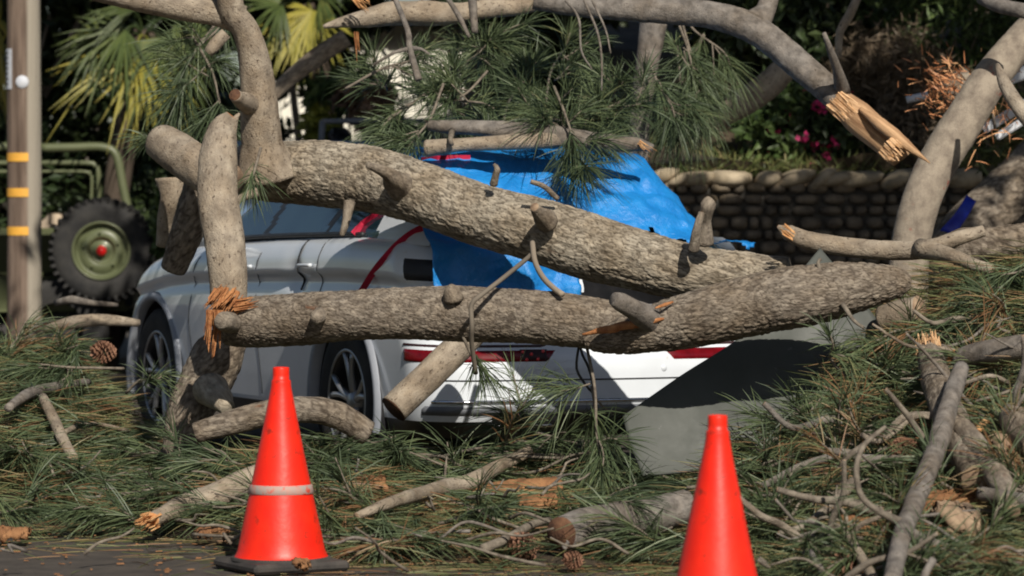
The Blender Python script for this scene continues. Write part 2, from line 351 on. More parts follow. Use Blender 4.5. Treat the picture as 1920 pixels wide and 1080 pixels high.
def needle_mesh(base, d, L, wd, droop, tint):
    """thin curved blades; returns V, quads, tint"""
    n = len(base); d = nrm(d); s = nrm(np.cross(d, rng.normal(size=(n, 3))))
    L = np.broadcast_to(L, (n,)); droop = np.broadcast_to(droop, (n,)); V = np.empty((n, 8, 3))
    for k, (t, ww) in enumerate(((0, .8), (.35, 1), (.7, .8), (1, .15))):
        c = base + d * (L * t)[:, None]; c[:, 2] -= droop * L * t * t
        V[:, 2 * k] = c - s * wd * ww * .5; V[:, 2 * k + 1] = c + s * wd * ww * .5
    q = np.array([[0, 1, 3, 2], [2, 3, 5, 4], [4, 5, 7, 6]])
    return V.reshape(-1, 3), (np.arange(n)[:, None, None] * 8 + q).reshape(-1, 4), np.repeat(tint, 8)
def tuft_needles(c, ax, n, L, open_=1.0, spread=.10):
    """needles of one shoot: c tip, ax axis"""
    ax = nrm(np.asarray(ax, float)); r = nrm(np.cross(nrm(rng.normal(size=(n, 3))), ax))
    a = np.clip(rng.normal(.62, .36, n) * open_, .02, 1.9)
    d = ax * np.cos(a)[:, None] + r * np.sin(a)[:, None]
    b = c - ax * (rng.random(n)[:, None] * spread)
    return b, d, L * rng.uniform(.7, 1.08, n)
# loose needles and shed sprays: nobody could count these
B, Dv, Ls, Ti = [], [], [], []
cnt = 0
while cnt < 1150:
    X = rng.uniform(-2.6, 2.7); Y = rng.uniform(11.3, 19.5)
    z = heap_z(np.array([X]), np.array([Y]))[0]
    px, py, D = proj((X, Y, z)); 
    if z < ground_z(X, Y) + .01 or not -80 < px < 2000 or py > 1120: continue
    pe = 960 + X * F / 15
    if Y > np.interp(pe, CR[:, 0], CR[:, 2]) + (.35 if pe > 200 else .8): continue
    cnt += 1
    az = rng.uniform(0, 2 * math.pi); el = rng.uniform(-.15, .42)
    ax = np.array([math.cos(az) * math.cos(el), math.sin(az) * math.cos(el), math.sin(el)])
    n = rng.integers(26, 60); L = rng.uniform(.17, .30)
    b, d, l = tuft_needles(np.array([X, Y, z + rng.uniform(-.06, .05) - (rng.uniform(0, .2) if pe > 1400 else 0)]), ax, n, L, rng.uniform(.4, .8), rng.uniform(.06, .30))
    d[:, 2] = np.maximum(d[:, 2] * .62, -.25)
    fr = (Y - np.interp(pe, FT[:, 0], FT[:, 1])) / 2.0
    if pe > 1380 and rng.random() < .25: continue
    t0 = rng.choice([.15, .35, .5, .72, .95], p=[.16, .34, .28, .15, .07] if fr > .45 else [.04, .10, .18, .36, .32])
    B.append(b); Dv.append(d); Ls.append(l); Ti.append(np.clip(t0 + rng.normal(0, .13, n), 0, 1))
V, Q, T = needle_mesh(np.concatenate(B), np.concatenate(Dv), np.concatenate(Ls), .0042, .16, np.concatenate(Ti))
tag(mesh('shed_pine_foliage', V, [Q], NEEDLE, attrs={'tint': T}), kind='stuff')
n = 27000; X = rng.uniform(-2.6, 2.7, n); Y = rng.uniform(11.2, 17, n); hz = heap_z(X, Y); pe = 960 + X * F / 15
fd = np.interp(pe, FT[:, 0], FT[:, 1]); keep = (Y > fd - .5 - .5 * rng.random(n) ** 3) | (rng.random(n) < .03); keep &= rng.random(n) < np.where(Y > fd, 1, .30)
X, Y, hz = X[keep], Y[keep], hz[keep]; z = np.maximum(hz, ground_z(X, Y)) + rng.uniform(.004, .05, len(X)) * np.where(hz > 0.02, 1, .25)
az = rng.uniform(0, 2 * math.pi, len(X)); el = rng.uniform(-.12, .30, len(X)) * np.where(hz > .02, 1, .1)
d = np.stack([np.cos(az) * np.cos(el), np.sin(az) * np.cos(el), np.sin(el)], -1)
V, Q, T = needle_mesh(np.stack([X, Y, z], -1), d, rng.uniform(.12, .28, len(X)), .0036, .05, rng.random(len(X)))
tag(mesh('loose_needle_litter', V, [Q], NEEDLEL, attrs={'tint': T}), kind='stuff')
n = 900; X = rng.uniform(-2.6, 2.6, n); Y = 11.3 + rng.random(n) * 3.6; z = np.maximum(heap_z(X, Y), ground_z(X, Y)) + .008
mb = MB()
for k in range(n):
    V, fs = box((0, 0, 0), (rng.uniform(.006, .03), rng.uniform(.004, .012), .004), .002)
    a = Matrix.Rotation(rng.uniform(0, 6.3), 3, 'Z') @ Matrix.Rotation(rng.uniform(-.4, .4), 3, 'X'); V = V @ np.array(a).T + [X[k], Y[k], z[k]]
    mb.add(V, fs)
tag(mb.build('bark_crumbs', CHIP, smooth=False), kind='stuff')

# ------------------------------------------------------------------ white car
RH = P(646, 700, 16.7); yaw = math.radians(23.7)
fwd = np.array([-math.sin(yaw), math.cos(yaw)]); lef = np.array([-math.cos(yaw), -math.sin(yaw)])
org = RH[:2] - lef * .93
car = empty('suv', (org[0], org[1], 0), math.atan2(fwd[1], fwd[0]))
tag(car, 'crushed white suv under fallen trunks, rear half wrapped in blue tarp', 'car')
def carW(x, y, z): return np.array([org[0] + fwd[0] * x + lef[0] * y, org[1] + fwd[1] * x + lef[1] * y, z])
WB = 2.85; AX = (0.0, WB); WR = .37; AR = .425; ZB = .24
def interp(z, t): t = np.array(t); return np.interp(z, t[:, 0], t[:, 1])
XR = [(0, -.82), (.09, -.92), (.16, -.955), (.2, -.965), (.36, -.965), (.43, -.955), (.50, -.915), (.58, -.895), (.8, -.885), (.93, -.86), (1, -.82)]
XF = [(0, 3.62), (.12, 3.74), (.5, 3.76), (.75, 3.66), (.9, 3.5), (1, 3.36)]
WW = [(0, .87), (.1, .905), (.25, .92), (.45, .935), (.62, .945), (.71, .940), (.775, .921), (.79, .923), (.818, .961), (.90, .955), (.95, .935), (.98, .915), (1, .885)]
def ztop(x): return np.interp(x, [-1, -.6, 0, 1, 2.2, 2.6, 3.3, 3.8], [1.10, 1.13, 1.14, 1.12, 1.08, 1.05, .95, .88])
NS, NC, NR, NV = 150, 16, 26, 46
def outline(v):
    """closed plan outline at normalised height v: list of x,y; left side front->rear, rear, right side, front"""
    xr, xf, ww = interp(v, XR), interp(v, XF), interp(v, WW); rc, fc = .26, .55
    out = []
    xs = np.linspace(xf - fc, xr + rc, NS); out += [(x, ww * (1 - .02 * max(0, -.1 - x) - .03 * max(0, x - 2.7)) ) for x in xs]
    wl = out[-1][1]; wf = out[0][1]
    for a in np.linspace(0, math.pi / 2, NC + 2)[1:-1]: out.append((xr + rc - rc * math.sin(a), wl - rc + rc * math.cos(a)))
    for y in np.linspace(wl - rc, -(wl - rc), NR): out.append((xr - .05 * (1 - (y / (wl - rc)) ** 2), y))
    L = out[NS:NS + NC]; out += [(x, -y) for x, y in L[::-1]]
    out += [(x, -y) for x, y in out[:NS][::-1]]
    for a in np.linspace(0, math.pi / 2, NC + 2)[1:-1]: out.append((xf - fc + fc * math.sin(a), -(wf - fc + fc * math.cos(a))))
    for y in np.linspace(-(wf - fc), wf - fc, NR): out.append((xf + .06 * (1 - (y / (wf - fc)) ** 2), y))
    for a in np.linspace(math.pi / 2, 0, NC + 2)[1:-1]: out.append((xf - fc + fc * math.sin(a), wf - fc + fc * math.cos(a)))
    return np.array(out)
vs = np.linspace(0, 1, NV); OUT = [outline(v) for v in vs]; NP = len(OUT[0])
BV = np.empty((NV, NP, 3))
for k, v in enumerate(vs):
    BV[k, :, :2] = OUT[k]; BV[k, :, 2] = ZB + v * (ztop(OUT[k][:, 0]) - ZB)
# dents and waviness of the wreck
pp = BV.reshape(-1, 3); dn = (fbm(pp * 3.1, 2, 21) - .5).reshape(NV, NP)
side = np.zeros(NP, bool); side[:NS] = True
BV[:, side, 1] += dn[:, side] * .003
dent = np.exp(-((BV[..., 0] - .62) / .10) ** 2 - ((BV[..., 2] - .93) / .14) ** 2) * side; BV[..., 1] -= dent * .022
inside = np.zeros((NV, NP), bool)
rside = np.zeros(NP, bool); rside[NS + 2 * NC + NR:2 * NS + 2 * NC + NR] = True
for ax in AX:
    dx, dz = BV[..., 0] - ax, BV[..., 2] - WR; d = np.hypot(dx, dz); m = (d < AR) & (side | rside)[None, :]
    inside |= m; f = np.where(m, AR / np.maximum(d, 1e-4), 1)
    BV[..., 0] = np.where(m, ax + dx * f, BV[..., 0]); BV[..., 2] = np.where(m, np.maximum(WR + dz * f, .2), BV[..., 2])
Q = grid_faces(NV, NP, cv=True)[:, ::-1]; Vb = BV.reshape(-1, 3); ins = inside.ravel(); Q = Q[~ins[Q].all(1)]
# the far half of the tailgate top is torn away
qc = Vb[Q].mean(1); Q = Q[~((qc[:, 2] > .80 + .03 * np.sin(qc[:, 1] * 23)) & (qc[:, 1] < .16 + .04 * np.sin(qc[:, 2] * 60)) & (qc[:, 0] < -.35))]
ki, ji = Q[:, 0] // NP, Q[:, 0] % NP
cx, cy_, cz = Vb[Q].mean(1).T
rear0, rear1 = NS + NC - 4, NS + NC + NR + 4
low = (vs[ki] < .16) & (ji >= NS + NC + 1) & (ji <= NS + NC + NR - 2)
low |= (vs[ki] < .10)
dr = (ji < NS - 1) & (vs[ki] > .12) & ~low
fdoor = dr & (cx > 1.22) & (cx < 2.25); rdoor = dr & (cx > .30) & (cx < 1.22) & (np.hypot(cx, cz - WR) > AR + .02)
gate = (ji >= NS + NC + 2) & (ji <= NS + NC + NR - 3) & (vs[ki] > .46)
def sub(name, sel, mat, parent, V=Vb, Qs=Q):
    q = Qs[sel]; u, inv = np.unique(q, return_inverse=True)
    o = mesh(name, V[u], [inv.reshape(q.shape)], mat, parent); return o
sub('body', ~(low | fdoor | rdoor | gate), PAINT, car)
d1 = sub('door', fdoor, PAINT, car); d2 = sub('door', rdoor, PAINT, car); gt = sub('tailgate', gate, PAINT, car)
sub('lower_bumper', low, BLACKP, car)
def surf(j, v, off=0):
    """point on the body skin at perimeter index j and height v"""
    k = min(max(v * (NV - 1), 0), NV - 1.001); k0 = int(k); j0 = int(j); fj = j - j0; fk = k - k0
    g = lambda a, b: BV[a, b % NP]
    p = (g(k0, j0) * (1 - fj) + g(k0, j0 + 1) * fj) * (1 - fk) + (g(k0 + 1, j0) * (1 - fj) + g(k0 + 1, j0 + 1) * fj) * fk
    t = g(k0, j0 + 1) - g(k0, j0); n = np.array([t[1], -t[0], 0]); n = -n / (np.linalg.norm(n) + 1e-9)
    if n[:2].dot(p[:2] - np.array([1.3, 0])) < 0: n = -n
    return p + n * off
def vz(x, z): return (z - ZB) / (ztop(x) - ZB)
def patch(name, j0, j1, zf0, zf1, off, mat, parent, n=24, m=6, th=.012, skew=0.0):
    A = np.array([[surf(j0 + (j1 - j0) * a, 0, 0) * 0 + surf(j0 + (j1 - j0) * a + skew * b, vz(-.9, zf0(a) + (zf1(a) - zf0(a)) * b), off - (th if b in (0, 1) or a in (0, 1) else 0)) for b in np.linspace(0, 1, m)] for a in np.linspace(0, 1, n)]).reshape(-1, 3)
    return mesh(name, A, [grid_faces(n, m)], mat, parent)
def jx(x): return float(np.interp(-x, -OUT[NV // 2][:NS, 0], np.arange(NS)))
V, f = box((-.46, -.36, .74), (.70, 1.02, .58), .06); V[:, 2] += (fbm(V * 4, 2, 55) - .5) * .1; mesh('cargo_shade_box', V, f, BLACKP, car)  # added black box standing in for the shade inside the torn tailgate
# hood and cowl
tl = BV[-1, :NS + 0]; hood_i = [j for j in range(NS) if tl[j, 0] > 2.05]
rows = []
front = [j for j in range(NP - NC, NP)] ; fl = [BV[-1, j] for j in front] + [BV[-1, j] for j in hood_i]
for p in fl: rows.append([np.array([p[0] + .10 * (1 - t * t) * (p[0] > 2.9), p[1] * t, p[2] + .045 * (1 - t * t)]) for t in np.linspace(1, -1, 25)])
mesh('hood', np.array(rows).reshape(-1, 3), [grid_faces(len(rows), 25)], PAINT, car)
# greenhouse, its far side flattened by the trunk
def crush(V):
    V[..., 2] -= np.maximum(V[..., 2] - 1.06, 0) * np.clip((-V[..., 1] - .36) / .36, 0, 1)
    return V
GW = [(0, .885), (.1, .87), (.9, .67), (1, .60)]
def gxf(v): return 2.30 - .78 * v ** .9
def gxr(v): return -.84 + .40 * v ** 1.1
ZR = 1.52
gv = np.linspace(0, 1, 17); NG = 70; GV = []
for v in gv:
    ww = interp(v, GW); xs = np.linspace(gxf(v), gxr(v), NG); ring = []
    for x in xs:
        e = min(1, (gxf(v) - x) / .25); e2 = min(1, (x - gxr(v)) / .30)
        ring.append((x, ww * (.82 + .18 * math.sqrt(max(0, 1 - (1 - e) ** 2))) * (.86 + .14 * math.sqrt(max(0, 1 - (1 - e2) ** 2)))))
    lf = np.array(ring); full = np.concatenate([lf, np.stack([np.linspace(lf[-1, 0], lf[-1, 0], 14)[1:-1] - .03, np.linspace(lf[-1, 1], -lf[-1, 1], 14)[1:-1]], -1), (lf * [1, -1])[::-1], np.stack([np.full(12, lf[0, 0] + .03), np.linspace(-lf[0, 1], lf[0, 1], 14)[1:-1]], -1)])
    z = ztop(full[:, 0]) - .012 + v * (ZR - ztop(full[:, 0])); GV.append(np.concatenate([full, z[:, None]], 1))
GV = np.array(GV); NGP = GV.shape[1]
sag = .12 * np.exp(-((GV[..., 0] + .1) / .6) ** 2) * gv[:, None] ** 2; GV[..., 2] -= sag; crush(GV)
Qg = grid_faces(len(gv), NGP, cv=True)[:, ::-1]; Vg = GV.reshape(-1, 3); gk, gj = Qg[:, 0] // NGP, Qg[:, 0] % NGP
gc = Vg[Qg].mean(1); gvv = gv[gk]
ls = gj < NG - 1; rs = (gj >= NG + 12) & (gj < 2 * NG + 11)
band = (gvv > .02) & (gvv < .86)
def win(lo_, hi_): return lambda x, v: (x > lo_ + .0 * v) & (x < hi_ - .5 * v)
sel = {}
xl = gc[:, 0] + 0 * gvv
w1 = (ls | rs) & band & (xl > 1.28) & (xl < 2.12 - .72 * gvv); w2 = (ls | rs) & band & (xl > .42) & (xl < 1.20); w3 = (ls | rs) & band & (xl > -.30 + .25 * gvv) & (xl < .36)
wsd = (gj >= 2 * NG + 12 - 2) & band | ((gj < 2) & band); rw = (gj >= NG - 2) & (gj < NG + 13) & band
w1 &= ~wsd; w3 &= ~rw
pb = band & (xl >= 1.20) & (xl <= 1.28); pc = band & (xl >= .36) & (xl <= .42); pil = (pb | pc) & (ls | rs)
for nm, ss, mt in (('window', w1 & ls, GLASS), ('window', w2 & ls, GLASS), ('window', w3 & ls, GLASS), ('window', w1 & rs, GLASS), ('window', w2 & rs, GLASS), ('window', w3 & rs, GLASS), ('windscreen', wsd, GLASS), ('rear_window', rw, GLASS), ('window_pillar', pb & ls, BLACKP), ('window_pillar', pc & ls, BLACKP), ('window_pillar', pb & rs, BLACKP), ('window_pillar', pc & rs, BLACKP), ('cabin_frame', ~(w1 | w2 | w3 | wsd | rw | pil), PAINT)):
    sub(nm, ss, mt, car, Vg, Qg)
top = GV[-1, :NG]; rows = [[np.array([p[0], p[1] * t, p[2] + .03 * (1 - t * t) * (1 - math.exp(-((p[0] + .1) / .6) ** 2))]) for t in np.linspace(1, -1, 21)] for p in top]
mesh('roof', crush(np.array(rows)).reshape(-1, 3), [grid_faces(len(rows), 21)], PAINT, car)
V, fs = simple_tube([(2.2, .885, 1.105), (1.2, .888, 1.135), (.3, .888, 1.15), (-.12, .882, 1.152)], .012); mesh('window_trim', V, fs, BLACKP, car)
# wheels, arches
def make_wheel(x, y, s):
    o = empty('wheel'); o.parent = car; o.location = (x, y, WR)
    V, f = lathe([(.245, -.10), (.30, -.112), (.345, -.105), (.366, -.085), (.37, -.04), (.37, .04), (.366, .085), (.345, .105), (.30, .112), (.245, .10)], 56, 'y'); mesh('tyre', V, f, TYRE, o)
    mb = MB(); V, f = lathe([(.25, -.09), (.25, .085), (.238, .10), (.225, .085), (.22, .04), (.21, -.02), (.0, -.03)], 56, 'y'); mb.add(V * [1, s, 1], f, 1)
    V, f = lathe([(.252, .05), (.25, .10), (.236, .104), (.228, .06)], 56, 'y'); mb.add(V * [1, s, 1], f, 0)
    V, f = lathe([(.0, .085), (.035, .085), (.05, .07), (.06, .03)], 24, 'y'); mb.add(V * [1, s, 1], f, 0)
    for k in range(5):
        for da in (-.13, .13):
            a = k * 2 * math.pi / 5 + .3; c0 = np.array([math.cos(a), 0, math.sin(a)]); a2 = a + da * 1.6; c1 = np.array([math.cos(a2), 0, math.sin(a2)])
            V, f = simple_tube([c0 * .04 + [0, s * .06, 0], (c0 * .5 + c1 * .5) * .14 + [0, s * .078, 0], c1 * .235 + [0, s * .085, 0]], [.022, .016, .015], 6, .03); mb.add(V, f, 0)
    mb.build('rim', [RIM, BLACKP], o)
    return o
for ax in AX:
    for s in (1, -1): make_wheel(ax, s * .82, s)
for ax in AX:
    for s in (1, -1):
        a = np.linspace(-.28, math.pi + .28, 40); mb = MB()
        Vv = []
        for t in a:
            for rr, yy in ((AR - .012, .90), (AR - .010, .948), (AR + .002, .954), (AR + .026, .951), (AR + .034, .93)):
                Vv.append((ax + rr * math.cos(t), s * yy, max(.21, WR + rr * math.sin(t))))
        f = grid_faces(40, 5); mesh('arch_trim', Vv, [f if s < 0 else f[:, ::-1]], ARCHG, car)
        V, f = lathe([(AR - .005, .45), (AR - .005, .91)], 40, 'y'); V += [ax, 0, WR]; V[:, 2] = np.maximum(V[:, 2], .2)
        if s < 0: V[:, 1] *= -1
        mb = MB(); mb.add(V, f); V, f = lathe([(.0, .45), (AR, .45)], 40, 'y'); V += [ax, 0, WR]; V[:, 2] = np.maximum(V[:, 2], .2); V[:, 1] *= s; mb.add(V, f)
        mb.build('wheel_well', BLACKP, car)
# rear lamps in the bumper, chrome, trims
jc = NS + NC // 2
JR = NS + NC + NR + NC     # first right-side index
def rlamp(j0, j1, mir):
    o = patch('bumper_lamp', j0, j1, lambda a: .575 + .01 * (a if not mir else 1 - a), lambda a: .643, .006, REDL, car, 30, 7, skew=-1.1 if mir else 1.1)
    return o
l1 = rlamp(NS - 1, NS + NC + 6.4, False); l2 = rlamp(NS + NC + NR - 8.3, JR + 1, True)
patch('lamp_cover', NS + .1, NS + NC + 6.4, lambda a: .645, lambda a: .668, .006, DKRED, l1, 30, 3, skew=.4)
patch('lamp_cover', NS + NC + NR - 9.4, JR, lambda a: .645, lambda a: .668, .006, DKRED, l2, 30, 3)
patch('lamp_cluster', NS + NC + 3.6, NS + NC + 6.3, lambda a: .586, lambda a: .645, .010, DKRED, l1, 10, 5)
for j, z in ((4.0, .632), (4.7, .622), (5.8, .634), (5.2, .600), (4.2, .598)):
    p = surf(NS + NC + j, vz(-.9, z), .012); V, f = lathe([(.0, .004), (.006, .003), (.008, 0)], 12, 'x'); mesh('lamp_reflector', V * [-1, 1, 1] + p, f, REDLB, l1)
patch('chrome_strip', NS + 6, JR - 6, lambda a: .398, lambda a: .418, .010, CHROME, car, 60, 4)
patch('bumper_blade', NS + 4, JR - 4, lambda a: .345, lambda a: .388, .012, DKGREY, car, 60, 4)
for j0, j1 in ((NS + NC + 1, NS + NC + 7), (NS + NC + NR - 8, NS + NC + NR - 2)): patch('exhaust_trim', j0, j1, lambda a: .283, lambda a: .30, .014, CHROME, car, 16, 4)
def seam(pts, name='panel_seam', r=.0035, parent=car, off=.001, mat=SEAM):
    q = [surf(j, v, off) for j, v in pts]; V, f = simple_tube(q, r, 5, .05); mesh(name, V, f, mat, parent)
for z in (.505, .70): seam([(NS + 5 + k, vz(-.9, z)) for k in range(0, NR + NC * 2 - 10, 3)])
seam([(NS + NC + 2, v) for v in np.linspace(vz(-.9, .71), 1, 8)], parent=gt); seam([(NS + NC + NR - 2, v) for v in np.linspace(vz(-.9, .71), 1, 8)])
for x, pr in ((2.25, d1), (1.22, d1), (.30, d2)): seam([(jx(x), v) for v in np.linspace(.13 if x > .5 else .62, 1, 12)], parent=pr, r=.0028)
seam([(jx(.62) + k * .02, v) for k, v in enumerate(np.linspace(.72, .99, 9))], 'crack', .0065, d2, .002)
for j in (NS + NC + 10, NS + NC + 17): 
    p = surf(j, vz(-.9, .55), .0); V, f = lathe([(0, .004), (.014, .003), (.016, 0)], 16, 'x'); mesh('parking_sensor', V * [-1, 1, 1] + p, f, PAINT, car)
for x, pr in ((1.36, d1), (.46, d2)):
    p = surf(jx(x), .845, .0); V, f = simple_tube([p + [-.09, .012, .01], p + [-.05, .02, .01], p + [.05, .02, .008], p + [.09, .006, .008]], .009, 8); mesh('handle', V, f, PAINT, pr)
p = surf(jx(2.02), .99, 0); mb = MB(); V, f = box((0, 0, 0), (.13, .20, .15), .05); mb.add(V + p + [0, .12, .07], f); mb.build('wing_mirror', PAINT, car)
# smashed upper lamp housing
jl = NS + 3
o = patch('tail_lamp_housing', NS + 3, NS + NC + 3, lambda a: .925, lambda a: 1.055, .004, BLACKP, car, 20, 6)
for j, z, r_ in ((NS + NC - 1, 1.02, .016), (NS + NC + 2, .96, .018), (NS + NC, .985, .012)):
    p = surf(j, vz(-.9, z), .012); V, f = lathe([(.0, .012), (r_ * .7, .010), (r_, 0)], 14, 'x'); mesh('lamp_shard', V * [-1, 1, 1] + p, f, CHROME, o)
# headlamp
o = patch('headlight', NP - NC - 6, NP - 2, lambda a: .68, lambda a: .82, .006, GLASS, car, 20, 5)
# ------------------------------------------------------------------ tarp over the rear of the car, straps
bpy.context.view_layer.update()
prof_t = [(.8, 1.55), (.4, 1.54), (.05, 1.52), (-.22, 1.51), (-.42, 1.50), (-.60, 1.38), (-.80, 1.15), (-.90, 1.09), (-.93, 1.02), (-.935, .90), (-.94, .80)]
pt, _ = catmull([(a, 0, b) for a, b in prof_t], [0] * len(prof_t), .016)
nu, nw = len(pt), 130; TV = np.empty((nu, nw, 3))
for i, p in enumerate(pt):
    u = i / (nu - 1); z = p[2]
    hw = np.interp(z, [.8, 1.0, 1.15, 1.42, 1.6], [.86, .885, .87, .74, .66])
    for k in range(nw):
        s = -1 + 2 * k / (nw - 1); y = s * hw
        drop = .05 * abs(s) ** 4 if z > 1.3 else 0
        TV[i, k] = (p[0] - (.05 * (1 - s * s) if z < 1.3 else 0), y, z - drop)
TV[:, :, 2] -= np.maximum(TV[:, :, 2] - 1.09, 0) * np.clip((-TV[:, :, 1] - .40) / .36, 0, 1)
TV[:, :, 1] = np.where(TV[:, :, 1] < -.3, -.3 + (TV[:, :, 1] + .3) * np.interp(TV[:, :, 2], [1.05, 1.3], [.78, .97]), TV[:, :, 1])
q = TV.reshape(-1, 3); ws = (fbm(q * np.array([5, 9, 5]), 4, 31) - .5) * .06 + (np.abs(fbm(q * np.array([9, 5, 12]) + 3, 2, 33) - .5)) * -.05
F1_, F2_, I_ = worley(q / np.array([.17, .13, .17]) + 2 * (fbm(q * 6, 2, 41)[:, None] - .5), 9); ws = ws + .020 * (F1_ - .45); low_ = np.clip((1.12 - q[:, 2]) * 6, 0, 1); fold = np.sin(q[:, 1] * 26 + 6 * fbm(q * 4, 2, 3)) * .028 * low_
q[:, 0] -= .02 + ws * (.5 + low_) + fold; q[:, 2] += .03 + ws * .7
W3 = np.stack([org[0] + fwd[0] * q[:, 0] + lef[0] * q[:, 1], org[1] + fwd[1] * q[:, 0] + lef[1] * q[:, 1], q[:, 2]], -1)
edge = np.arange(nu * nw).reshape(nu, nw)
Qt = grid_faces(nu, nw); qz = q[Qt].mean(1); rag = .05 * np.sin(qz[:, 1] * 19) + .04 * np.sin(qz[:, 1] * 47)
Qt = Qt[~((qz[:, 2] < 1.13 + rag * .6) & (qz[:, 1] < .16 + rag))]
tp = mesh('tarp', W3, [Qt], TARP)
tag(tp, 'wrinkled bright blue plastic tarp covering the rear window of the white car', 'tarp')
sd = tp.modifiers.new('thickness', 'SOLIDIFY'); sd.thickness = .003
bpy.context.view_layer.update(); DG = bpy.context.evaluated_depsgraph_get()
def hit(px, py, off=.012):
    o = Vector((0, 0, CAMZ)); d = Vector(P(px, py, 10)) - o; d.normalize()
    r = S.ray_cast(DG, o, d)
    return np.array(r[1]) - np.array(d) * off if r[0] else P(px, py, 17)
def ribbon(name, pts, wd, mat, up=(.5, 0, .8)):
    C, _ = catmull(pts, [0] * len(pts), .03); T, N, B = frames(C); u = nrm(np.array(up)); s = nrm(np.cross(T, [0, -1, 0])); V = []
    for c, b in zip(C, s): V += [c - b * wd / 2 + [0, .002, 0], c - b * wd / 2 - [0, .002, 0], c + b * wd / 2 - [0, .002, 0], c + b * wd / 2 + [0, .002, 0]]
    return mesh(name, V, [grid_faces(len(C), 4, cv=True)], mat, smooth=False)
pts = [hit(x, y, .02) for x, y in ((640, 590), (676, 548), (697, 515), (722, 483), (752, 452), (785, 430), (815, 423), (850, 424))]
tag(ribbon('strap', pts, .03, STRAP), 'long red strap pulled diagonally across the rear pillar of the white car', 'strap')
pts = [hit(x, y, .015) for x, y in ((790, 300), (820, 297), (850, 296), (882, 296))]
tag(ribbon('strap', pts, .025, STRAP), 'short red strap lying on top of the tarp below the small branch', 'strap')
pts = [hit(x, y, .01) for x, y in ((664, 440), (682, 421), (704, 406), (725, 392))]
tag(ribbon('strap', pts, .04, STRAP), 'red strap seen at the small rear side window of the white car', 'strap')

# ------------------------------------------------------------------ traffic cones
def cone(name, loc, label, band, rz):
    o = empty(name, loc, rz); tag(o, label, 'traffic cone', 'traffic cones by the road edge')
    prof = [(.165, .045), (.160, .052), (.152, .07), (.0355, .640), (.034, .660), (.0335, .662), (.0285, .664), (.0285, .700), (.0275, .708), (.020, .709), (.019, .60)]
    pr = []
    for a, b in zip(prof[:-1], prof[1:]):
        for t in np.linspace(0, 1, 14 if abs(a[1] - b[1]) > .2 else 2, endpoint=False): pr.append((a[0] + (b[0] - a[0]) * t, a[1] + (b[1] - a[1]) * t))
    pr.append(prof[-1]); V, f = lathe(pr, 64)
    n_ = (fbm(V * np.array([9, 9, 5]) + rz, 2, 4) - .5) * .006; r_ = np.hypot(V[:, 0], V[:, 1]); V[:, :2] *= (1 + n_ / np.maximum(r_, .03))[:, None]
    mesh('cone_body', V, f, CONEM, o)
    V, f = box((0, 0, .02), (.365, .365, .036), .012); mb = MB(); mb.add(V, f); V, f = lathe([(.178, .037), (.174, .046), (.150, .05)], 40); mb.add(V, f); mb.build('cone_base', RUBBER, o, False)
    if band:
        r0 = lambda z: .152 + (z - .07) / (.57) * (.0355 - .152)
        V, f = lathe([(r0(.268) + .0015, .268), (r0(.268) + .004, .270), (r0(.30) + .004, .298), (r0(.30) + .0015, .30)], 64); mesh('reflective_band', V, f, BANDM, o)
    return o
def ground_at(px, D, z=0):
    p = P(px, 1000, D); return (p[0], p[1], z)
g = ground_at(527, 12.5); cone('traffic_cone', (g[0], g[1], ground_z(g[0], g[1]) + .004), 'orange traffic cone with a worn grey band near its middle', True, .5)
g = ground_at(1345, 10.45); cone('traffic_cone', (g[0], g[1], ground_z(g[0], g[1]) - .0), 'plain orange traffic cone without a band, cut off by the bottom edge', False, .2)

# ------------------------------------------------------------------ utility pole
g = P(46, 600, 25); po = empty('utility_pole', (g[0], g[1], 0)); tag(po, 'brown and grey wooden utility pole with three yellow reflector strips', 'utility pole')
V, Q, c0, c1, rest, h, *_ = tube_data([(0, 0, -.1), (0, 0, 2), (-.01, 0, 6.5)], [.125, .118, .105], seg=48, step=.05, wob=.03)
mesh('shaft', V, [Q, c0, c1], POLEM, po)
def wrap(name, px0, px1, py0, py1, mat, off=.004):
    z0, z1 = P(46, py1, 25)[2], P(46, py0, 25)[2]; rr = .119; V = []
    a0, a1 = [math.asin(max(-1, min(1, (p - 46) / F * 25 / rr))) for p in (px0, px1)]
    for a in np.linspace(a0, a1, 10):
        for r_, z in ((rr - .01, z0), (rr + off, z0), (rr + off, z1), (rr - .01, z1)): V.append((r_ * math.sin(a), -r_ * math.cos(a), z))
    mesh(name, V, [grid_faces(10, 4, cv=True), ], mat, po, False)
for y in (295, 361, 433): wrap('reflector_strip', 17, 58, y - 8, y + 8, YELLOW)
wrap('number_tag', 10, 28, 93, 168, WHITET)
z = P(46, 155, 25)[2]; V, f = lathe([(0, -.006), (.042, -.005), (.045, .0), (.045, .02)], 24, 'y'); mesh('disc_tag', V + [.005, -.122, z], f, WHITET, po)
zt = P(46, 130, 25)[2]; mb = MB()
for k in range(7):
    V, f = box((0, 0, 0), (.012, .004, .018), .001); a = math.asin(-.85); mb.add(V + [.126 * math.sin(a) , -.126 * math.cos(a) - .002, zt + .11 - k * .036], f)
mb.build('tag_lettering', BLACKP, po, False)

